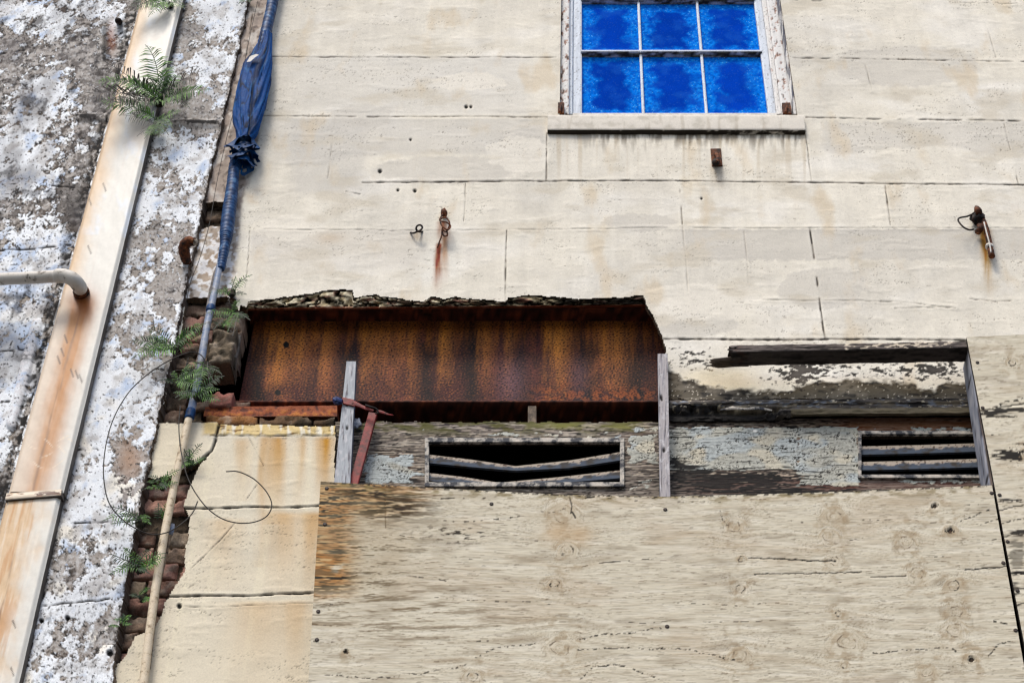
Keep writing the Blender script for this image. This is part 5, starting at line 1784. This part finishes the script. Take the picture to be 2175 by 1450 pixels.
def paint_ply(knots, dashes, cracks, seed, nails, streaks, stain):
    def f(px, py, u, v):
        gx, g = knots_field(px, py, knots)
        g = g + 10 * fbm(px / 420, py / 160, 3, seed)
        fine = fbma(gx / 34, g / 2.3, 2, seed + 1)
        fine2 = fbma(gx / 22, g / 1.7, 2, seed + 2)
        mid = fbma(gx / 150, g / 11, 4, seed + 3)
        low = fbm(px / 260, py / 110, 4, seed + 4)
        c = np.ones(px.shape + (3,)) * S(208, 199, 177)
        c = mix(c, S(200, 190, 168), sst(-.05, .5, mid) * .5)
        c = mix(c, S(220, 212, 193), sst(0, .5, -mid + .4 * low) * .6)
        c = mix(c, S(196, 182, 158), sst(.05, .6, low) * .7)
        c = mix(c, S(176, 160, 136), sst(.3, .8, mid + .3 * fine) * .25)
        hair = fbma(gx / 70, g / 1.5, 2, seed + 12)
        c = mix(c, S(160, 147, 126), sst(.2, .5, hair) * .3)
        c = mix(c, S(228, 221, 204), sst(.25, .5, -hair) * .2)
        gate = sst(-.25, .35, fbm(px / 90, g / 26, 4, seed + 5) + .15)
        c = mix(c, S(106, 92, 74), sst(.46, .62, fine) * .34 * gate)
        c = mix(c, S(110, 98, 78), sst(.42, .62, fine2) * .3 * gate)
        # late-wood contours, dashed
        fld = (g + 20 * fbm(px / 300, py / 140, 3, seed + 6)) / 44.0
        dcon = np.abs(fld - np.round(fld)) * 44
        rid = np.round(fld)
        calm = np.ones(px.shape)
        for x, y, r, kind in knots:
            calm = calm * (1 - np.exp(-(np.hypot(px - x, py - y) / (3.3 * r)) ** 4))
        dash = calm * sst(.12, .35, fbm(px / 16 + rid * 7.7, rid * 3.3, 2, seed + 7)) * sst(.0, .3, fbm(px / 210 + rid * 5.1, rid * 2.7 + py / 400, 3, seed + 8))
        c = mix(c, S(58, 48, 38), sst(1.7, .5, dcon) * dash * .85)
        c = mix(c, S(178, 160, 132), sst(12, 0, dcon) * .35 * sst(0, .4, fbm(px / 250 + rid * 3, rid, 3, seed + 9)))
        cl = 0
        for x, y, r, kind in knots:
            cl = np.maximum(cl, blob(px, py, x, y, 2.2 * r + 14, 3.4 * r + 16))
        c = mix(c, S(158, 138, 108), cl * .55 * sst(-.05, .5, fbm(px / 26, py / 20, 4, seed + 140)))
        c = mix(c, S(150, 136, 114), .35 * sst(.1, .6, fbm(px / 120, py / 34, 4, seed + 141)))
        h = .0004 * fine + .0008 * mid
        for i, (x, y, r, kind) in enumerate(knots):
            dx, dy = px - x + .34 * r * fbm(px / (1.3 * r), py / (1.3 * r), 3, seed + 20 + i), py - y + .34 * r * fbm(px / (1.3 * r), py / (1.3 * r), 3, seed + 50 + i)
            d = np.hypot(dx, dy * (1.05 + .3 * ((i * 7) % 5) / 5))
            sec = sst(-.1, .35, fbm(px / (.9 * r + 3), py / (.9 * r + 3), 3, seed + 30 + i))
            m = d < r * 4
            if not m.any():
                continue
            c = mix(c, S(176, 156, 126), sst(r * 2.6, r * .6, d) * .25)
            c = mix(c, S(166, 144, 112), np.exp(-((np.abs(dx) - r * 1.5) / (r * .9)) ** 2) * np.exp(-((dy) / (r * 2.6)) ** 2) * .35 * sst(-.2, .4, mid))
            if kind >= 1:
                c = mix(c, S(44, 36, 28), sst(2.1, .6, np.abs(d - r)) * (.15 + .75 * sec))
            else:
                c = mix(c, S(96, 82, 64), sst(1.9, .5, np.abs(d - r)) * (.08 + .55 * sec))
            for q in range(1, 4):
                rr_ = r * (.45 if q == 1 else (1.2 + .38 * q))
                c = mix(c, S(104, 90, 70), sst(1.6, .4, np.abs(d - rr_ + 1.2 * fine2)) * .22 * sec * (1 if r > 9 else .3))
            if kind == 2:
                c = mix(c, S(34, 26, 18), sst(r * .8, r * .5, d))
                c = mix(c, S(120, 100, 74), sst(r * .55, r * .3, np.hypot(dx, dy - r * .2)) * .8)
                h = h - .004 * sst(r * .9, r * .6, d)
        for k, (pts, wd, s) in enumerate(cracks):
            d = pline(px, py + 1.8 * fbm(px / 14, py / 14, 3, seed + 60 + k), pts, 8)
            c = mix(c, S(34, 28, 22), sst(wd + 1., wd * .3, d) * s)
            h = h - .0015 * sst(wd + 1, wd * .3, d)
        for k, (pts, wd, s) in enumerate(dashes):
            d = pline(px, py + 3 * fbm(px / 30, py / 30, 3, seed + 80 + k), pts, 12)
            c = mix(c, S(48, 40, 32), sst(wd + 1.2, wd * .3, d) * s * sst(-.05, .25, fbm(px / 9, py / 5, 2, seed + 90 + k)))
        for x, y, sx, sy, s in streaks:
            k_ = blob(px, py, x, y, sx, sy)
            c = mix(c, S(40, 33, 26), sst(.3, .7, k_ + .5 * fine + .5 * mid) * s * sst(.05, .3, k_))
        if stain:
            left = np.interp(py, [1022, 1450, 1560], [681, 655, 648])
            a = sst(125, 40, px - left + 26 * low + 20 * mid) * sst(1285, 1235, py + 18 * low) * sst(-.5, .1, fbm(px / 60, py / 36, 4, seed + 100) + .2)
            a = np.maximum(a, sst(250, 120, px - left + 50 * low) * sst(1120, 1070, py + 20 * mid))
            c = mix(c, S(190, 150, 92), np.clip(a, 0, 1) * .85)
            c = mix(c, S(158, 104, 48), .9 * a * sst(-.1, .3, mid + .3 * fine + .25 * blob(px, py, 720, 1100, 30, 130)) * .85)
            c = mix(c, S(40, 27, 14), a * sst(.0, .35, -mid + .5 * fine + .35 * (blob(px, py, 700, 1240, 40, 16) + blob(px, py, 715, 1085, 24, 14) + blob(px, py, 840, 1060, 60, 14))) * .85)
            b2 = sst(330, 120, px - left + 60 * low) * sst(1380, 1200, py + 30 * low)
            c = mix(c, S(168, 152, 120), b2 * .4 * sst(-.2, .4, low + .2))
            c = mix(c, S(96, 82, 56), b2 * .6 * sst(.2, .55, mid + .6 * fine))
            gr = blob(px, py, 850, 1075, 80, 34) + blob(px, py, 770, 1045, 60, 12)
            c = mix(c, S(64, 50, 28), np.clip(gr, 0, 1) * sst(-.45, .15, fbma(gx / 60, g / 8, 4, seed + 130) + .3 * fine) * .9)
            b3 = blob(px, py, 985, 1138, 50, 18) + .8 * blob(px, py, 950, 1130, 90, 16)
            c = mix(c, S(70, 58, 44), sst(.05, .5, fbma(px / 24, py / 7, 4, seed + 110)) * np.clip(b3, 0, 1) * .8)
            for x, y, sx, sy in ((930, 1330, 220, 40), (840, 1290, 120, 10), (720, 1330, 60, 14), (870, 1270, 200, 60)):
                c = mix(c, S(130, 114, 90), blob(px, py, x, y, sx, sy) * sst(0.0, .4, mid + .4 * fine) * .4)
            c = mix(c, S(190, 160, 120), (blob(px, py, 1180, 1130, 26, 22) + blob(px, py, 1230, 1135, 30, 20)) * .6)
        top = np.interp(px, [681, 900, 1200, 1415, 1700, 2112], [1022, 1035, 1050, 1054, 1047, 1030]) if stain else None
        if top is not None:
            c = mix(c, S(120, 104, 60), sst(26, 3, py - top) * sst(-.1, .4, fbm(px / 40, py / 14, 4, seed + 120)) * .6 * (px > 700))
            c = mix(c, S(40, 34, 26), sst(5, 1, py - top) * sst(-.1, .2, fbm(px / 12, py / 8, 3, seed + 121)) * .7)
            al = py > top + 1.5 * fbm(px / 20, 0 * py, 3, seed + 122)
        else:
            al = None
        return crisp(c, .3, 2, .3, 12), h, None
    return f


KM = [(1205, 1168, 13, 1), (1178, 1238, 10, 1), (1190, 1375, 19, 0), (1195, 1090, 20, 0), (1003, 1436, 11, 1), (735, 1383, 5, 2), (1985, 1073, 7, 2), (2018, 1125, 10, 2), (1560, 1116, 13, 0), (1572, 1249, 10, 1), (1575, 1187, 6, 1), (1770, 1095, 15, 0),
      (1760, 1138, 12, 0), (1772, 1190, 10, 0), (1797, 1363, 19, 0), (1780, 1302, 6, 1), (2026, 1243, 13, 1), (2030, 1298, 14, 0), (2027, 1338, 15, 0), (2064, 1400, 10, 2), (1947, 1217, 13, 0), (1570, 1392, 14, 0), (1970, 1426, 13, 0), (1925, 1150, 14, 0), (1792, 1412, 6, 1)]
CM = [([(1590, 1184), (1660, 1186), (1720, 1190), (1775, 1190)], 1.2, .9), ([(1602, 1218), (1720, 1217), (1830, 1214)], .9, .8), ([(1850, 1225), (1925, 1222)], .8, .7), ([(2050, 1209), (2095, 1206), (2140, 1202)], 1.1, .9), ([(1210, 1055), (1215, 1075), (1212, 1090)], 1.2, .7),
      ([(818, 1045), (819, 1120)], 1.2, .6), ([(1244, 1058), (1262, 1054)], 2.2, .9), ([(1216, 1088), (1222, 1098)], 2, .9)]
DM = [([(1400, 1375), (1460, 1378), (1530, 1395), (1560, 1400)], 1.4, .9), ([(1850, 1386), (1930, 1380), (2020, 1374), (2030, 1382)], 1.4, .9), ([(2100, 1392), (2120, 1368), (2150, 1362)], 1.6, .8), ([(1224, 1360), (1270, 1348), (1340, 1342), (1420, 1330)], 1.4, .8), ([(1222, 1378), (1300, 1374), (1420, 1378)], 1.4, .8),
      ([(1010, 1395), (1050, 1375), (1140, 1366)], 1.2, .7), ([(690, 1432), (800, 1440), (900, 1428), (1000, 1410)], 1.3, .7), ([(1225, 1450), (1260, 1415), (1310, 1410), (1400, 1440)], 1.5, .8), ([(2040, 1105), (2070, 1095), (2105, 1080)], 1.4, .8), ([(2060, 1118), (2110, 1103), (2125, 1100)], 1.4, .8), ([(1440, 1065), (1530, 1066)], 1.2, .5),
      ([(1530, 1085), (1535, 1105), (1548, 1118)], 1.4, .6), ([(1150, 1085), (1160, 1090), (1200, 1080)], 1.2, .5)]
NAILS = [(694, 1037), (690, 1113), (676, 1298), (673, 1358), (1413, 1082), (1417, 1330), (2106, 1047), (2131, 1195), (2157, 1338), (1044, 1070)]
SM = []

pq = [(648, 1560), (2201, 1560), (2107, 1030), (681, 1022)]
bend = ([0, .15, .36, .51, .71, 1.0], [0, 11, 25, 28, 19, 0])
ply = thing('plywood_sheet', P(1400, 1560, -.166), 'large knotty plywood sheet with orange stained top left corner, filling the bottom', 'plywood sheet', 'plywood sheets nailed over the front')
slab_panel('panel', pq, -.166, .014, paint_ply(KM, DM, CM, 800, NAILS, SM, True), M_PLY, ply, 820, 270, bend, edge=S(120, 100, 74))

K2 = [(2150, 770, 7, 1), (2185, 960, 12, 0)]
C2 = [([(2118, 1215), (2150, 1218), (2230, 1214)], 1.8, .95), ([(2100, 870), (2140, 862), (2230, 850)], 1.6, .8), ([(2095, 885), (2160, 884)], 1.3, .8), ([(2108, 968), (2150, 955)], 1.2, .7), ([(2118, 1085), (2160, 1074), (2230, 1066)], 1.2, .7), ([(2125, 1140), (2165, 1132)], 1.5, .7)]
D2 = [([(2080, 880), (2130, 855), (2190, 842)], 2., .9), ([(2110, 970), (2150, 945), (2200, 940)], 2, .9), ([(2130, 1065), (2180, 1060)], 2, .8), ([(2125, 1110), (2190, 1098)], 1.8, .8), ([(2135, 1290), (2190, 1280)], 2, .8)]
S2 = [(2145, 965, 34, 12, .9), (2110, 878, 30, 6, .8), (2170, 1128, 30, 6, .8), (2150, 1250, 22, 16, .7), (2160, 1180, 18, 40, .5), (2150, 870, 50, 4, .8), (2140, 1062, 30, 5, .7), (2180, 1215, 40, 5, .7)]
ply2 = thing('plywood_sheet', P(2250, 1400, -.169), 'paler plywood sheet with black cracks along the right edge, nailed over the stud', 'plywood sheet', 'plywood sheets nailed over the front')
slab_panel('panel', [(2212, 1560), (2700, 1560), (2560, 690), (2053, 716)], -.169, .016, paint_ply(K2, D2, C2, 860, [], S2, False), M_PLY, ply2, 300, 330, None, edge=S(40, 34, 28))
N2 = [(2123, 1051), (2161, 1254), (2140, 1150), (2076, 770), (2087, 866)]
for pl_, lst, yy in ((ply, NAILS, -.166), (ply2, N2, -.169)):
    for x, y in lst:
        bm = bmesh.new()
        c0 = P(x, y, yy)
        add_tube(bm, [c0 + Vector((0, .004, 0)), c0 + Vector((0, -.002, 0)), c0 + Vector((0, -.0035, 0))], [.0072, .0072, .0045], 10)
        bm_obj('nail', bm, M_NAIL, pl_)

# ================================================================== ferns
def frond_mesh(base, ang, length, out, droop, dead, seed):
    """one sword-fern frond: arched stalk with two rows of narrow leaflets"""
    r = random.Random(seed)
    k = ((base.y + D0) * S45 + (base.z - EYE) * S45) / F
    L = length * k * 1.15
    a = math.radians(ang)
    d = Vector((math.cos(a), -out, math.sin(a) * 1.1)).normalized()
    sidev = d.cross(Vector((0, -1, 0))).normalized()
    curl = r.uniform(-.32, .32) * (1.8 if dead else 1)
    n = int(min(28, max(11, L / .0085)))
    pts = []
    for i in range(n):
        t = i / (n - 1)
        pts.append(base + d * (L * t) + sidev * (curl * L * t * t) + Vector((0, -.15 * L * t * (1 - t) * 2, -droop * L * t ** 2.2)))
    V, Q, C = [], [], []
    if dead:
        g0, g1 = S(24, 18, 14), S(56, 42, 28)
    else:
        g0, g1 = S(30, 68, 18), S(92, 140, 40)
        if seed % 3 == 0:
            g0, g1 = S(14, 34, 18), S(44, 84, 34)

    def quad(p, c):
        b = len(V)
        V.extend([tuple(q) for q in p]); Q.append((b, b + 1, b + 2, b + 3)); C.extend([c] * 4)
    for i in range(n - 1):
        t = (pts[i + 1] - pts[i]).normalized()
        s = t.cross(Vector((0, -1, 0))).normalized()
        wd = .0016
        quad((pts[i] - s * wd, pts[i] + s * wd, pts[i + 1] + s * wd, pts[i + 1] - s * wd), g0 * .8)
        f = i / (n - 1)
        if f < .06:
            continue
        pl = L * .25 * math.sin(math.pi * min(1, .18 + f * .86)) ** .8 * r.uniform(.85, 1.12)
        for side in (-1, 1):
            if r.random() < (.3 if dead else .1):
                continue
            fw = .35 + .25 * r.random()
            ld = (s * side + t * fw + Vector((0, r.uniform(-.25, .15), -.12 - (.3 * r.random() if dead else 0)))).normalized()
            wn = ld.cross(Vector((0, -1, 0))).normalized() * (pl * .05 + .0009)
            if dead:
                wn *= .6
            up = Vector((0, -.3 * pl * .2, 0))
            c = g0 + (g1 - g0) * r.random()
            p0 = pts[i]
            m1 = p0 + ld * pl * .55 + up + Vector((0, 0, -.02 * pl))
            tip = p0 + ld * pl + Vector((0, .06 * pl, -(.18 if not dead else .4) * pl))
            quad((p0 - wn * .5, p0 + wn * .5, m1 + wn, m1 - wn), c)
            quad((m1 - wn, m1 + wn, tip + wn * .12, tip - wn * .12), c * 1.08)
    return np.array(V), np.array(Q), np.array(C)


FS = [0]


def fern(label, base, fronds, droop=.25, out=.45, root=True):
    t = thing('fern', base, label, 'fern', 'ferns growing out of the walls')
    for spec in fronds:
        ang, L = spec[0], spec[1]
        dead = len(spec) > 2 and spec[2]
        FS[0] += 1
        r = random.Random(FS[0] * 7)
        b = Vector(base) + Vector((r.uniform(-.012, .012), r.uniform(-.01, .004), r.uniform(-.02, .02)))
        V, Q, C = frond_mesh(b, ang + r.uniform(-5, 5), L, out * r.uniform(.5, 1.3), droop * r.uniform(.5, 1.4), dead, FS[0])
        np_mesh('frond', V, Q, M_FERN, t, C, False)
    if root:
        bm = bmesh.new()
        add_blob(bm, Vector(base) + Vector((0, .004, 0)), .012 + .0006 * len(fronds), .35, 2, (1, .7, 1.3))
        bm_obj('root_clump', bm, M_ROOT, t)
    return t


fern('big bushy fern sprouting from behind the downspout, half green half withered', PL(340, 215, .05),
     [(96, 137), (88, 91), (140, 96), (160, 122), (150, 71), (168, 132, 1), (186, 153, 1), (198, 122, 1), (205, 102), (176, 91), (60, 82), (35, 71), (8, 122, 1), (-4, 112), (-20, 82), (110, 61), (70, 55), (215, 82), (240, 61), (130, 61)], .22, .45)
fern('second tuft of dark fern just below the big fern on the downspout', PL(335, 262, .05), [(-70, 70), (-55, 60), (-85, 60), (-110, 50, 1), (-40, 50), (170, 120), (185, 70, 1), (150, 60), (20, 60)], .2, .4)
fern('fern tuft at the top edge beside the downspout', PL(362, 10, .06), [(205, 80), (225, 64), (190, 90, 1), (170, 60), (215, 70), (240, 50), (350, 50), (20, 60), (40, 55), (250, 44), (320, 50)], .2, .4)
fern('little sprig at the top between the white wall and the hose', P(530, -4, -.03), [(200, 40), (300, 24), (340, 36), (230, 26)], .2, .4)
fern('bright green fern spreading left across the whitewashed wall edge', P(372, 742, -.06), [(158, 85), (170, 70), (180, 60), (146, 70), (192, 75), (205, 70), (132, 50), (215, 45), (30, 80), (44, 70), (15, 60)], .18, .4)
fern('fern fronds growing over the missing bricks', P(378, 810, -.05), [(10, 60), (30, 55), (340, 70), (60, 40), (170, 30), (320, 46), (120, 30)], .2, .35)
fern('fern sprig curling past the conduit above the pink brick', P(420, 842, -.05), [(35, 70), (15, 50), (335, 50), (200, 46), (160, 40), (225, 40), (60, 40)], .15, .35)
fern('fern sprig standing up at the upper left corner of the beam opening', P(492, 622, -.02), [(62, 50), (75, 38), (40, 30), (178, 36), (195, 30), (340, 30), (120, 24)], .1, .3)
fern('tiny leafy sprig on the bricks right of the conduit', P(470, 696, -.01), [(15, 40), (165, 26), (40, 26), (340, 30)], .25, .3)
fern('fern in the crack of the lower stucco patch by the conduit', P(404, 985, -.02), [(50, 46), (80, 40), (30, 34), (130, 40), (200, 34), (250, 26), (110, 30)], .2, .35)
fern('low fern on the bricks just under the cracked stucco patch', P(345, 1030, -.03), [(30, 46), (10, 40), (150, 36), (55, 30), (190, 30), (330, 34), (170, 24)], .2, .35)
fern('thin pale sprig among the lower bricks left of the conduit', P(344, 1100, -.01), [(70, 44), (90, 36), (60, 26), (110, 28)], .1, .3, False)
fern('flat green fern reaching left under the wire loop', P(296, 1108, -.06), [(165, 66), (178, 60), (192, 44), (150, 40), (10, 30), (340, 26)], .12, .35)
fern('dark green fern below the wire loop, growing out of the lower bricks', P(296, 1205, -.05), [(165, 60), (150, 46), (185, 56), (200, 40), (28, 60), (44, 56), (75, 50), (90, 42), (12, 36), (320, 30)], .16, .35)
fern('small fern tuft on brick at the foot of the exposed strip', P(302, 1268, -.02), [(20, 30), (50, 26), (160, 22), (340, 24)], .2, .3)
fern('dark straggly fern among the broken bricks at the beam end', P(500, 668, -.01), [(200, 50), (230, 46), (170, 40), (260, 50), (300, 40), (100, 36), (140, 40, 1), (280, 60, 1)], .35, .3)
fern('drooping fern in the dark gap below the jutting broken brick', P(436, 775, -.05), [(250, 50), (290, 56), (320, 44), (200, 40), (270, 50, 1), (340, 40)], .3, .3)
fern('lowest little fern sprig at the edge of the white wall', P(262, 1326, -.05), [(150, 26), (40, 24), (100, 22), (190, 20), (350, 20)], .2, .3, False)
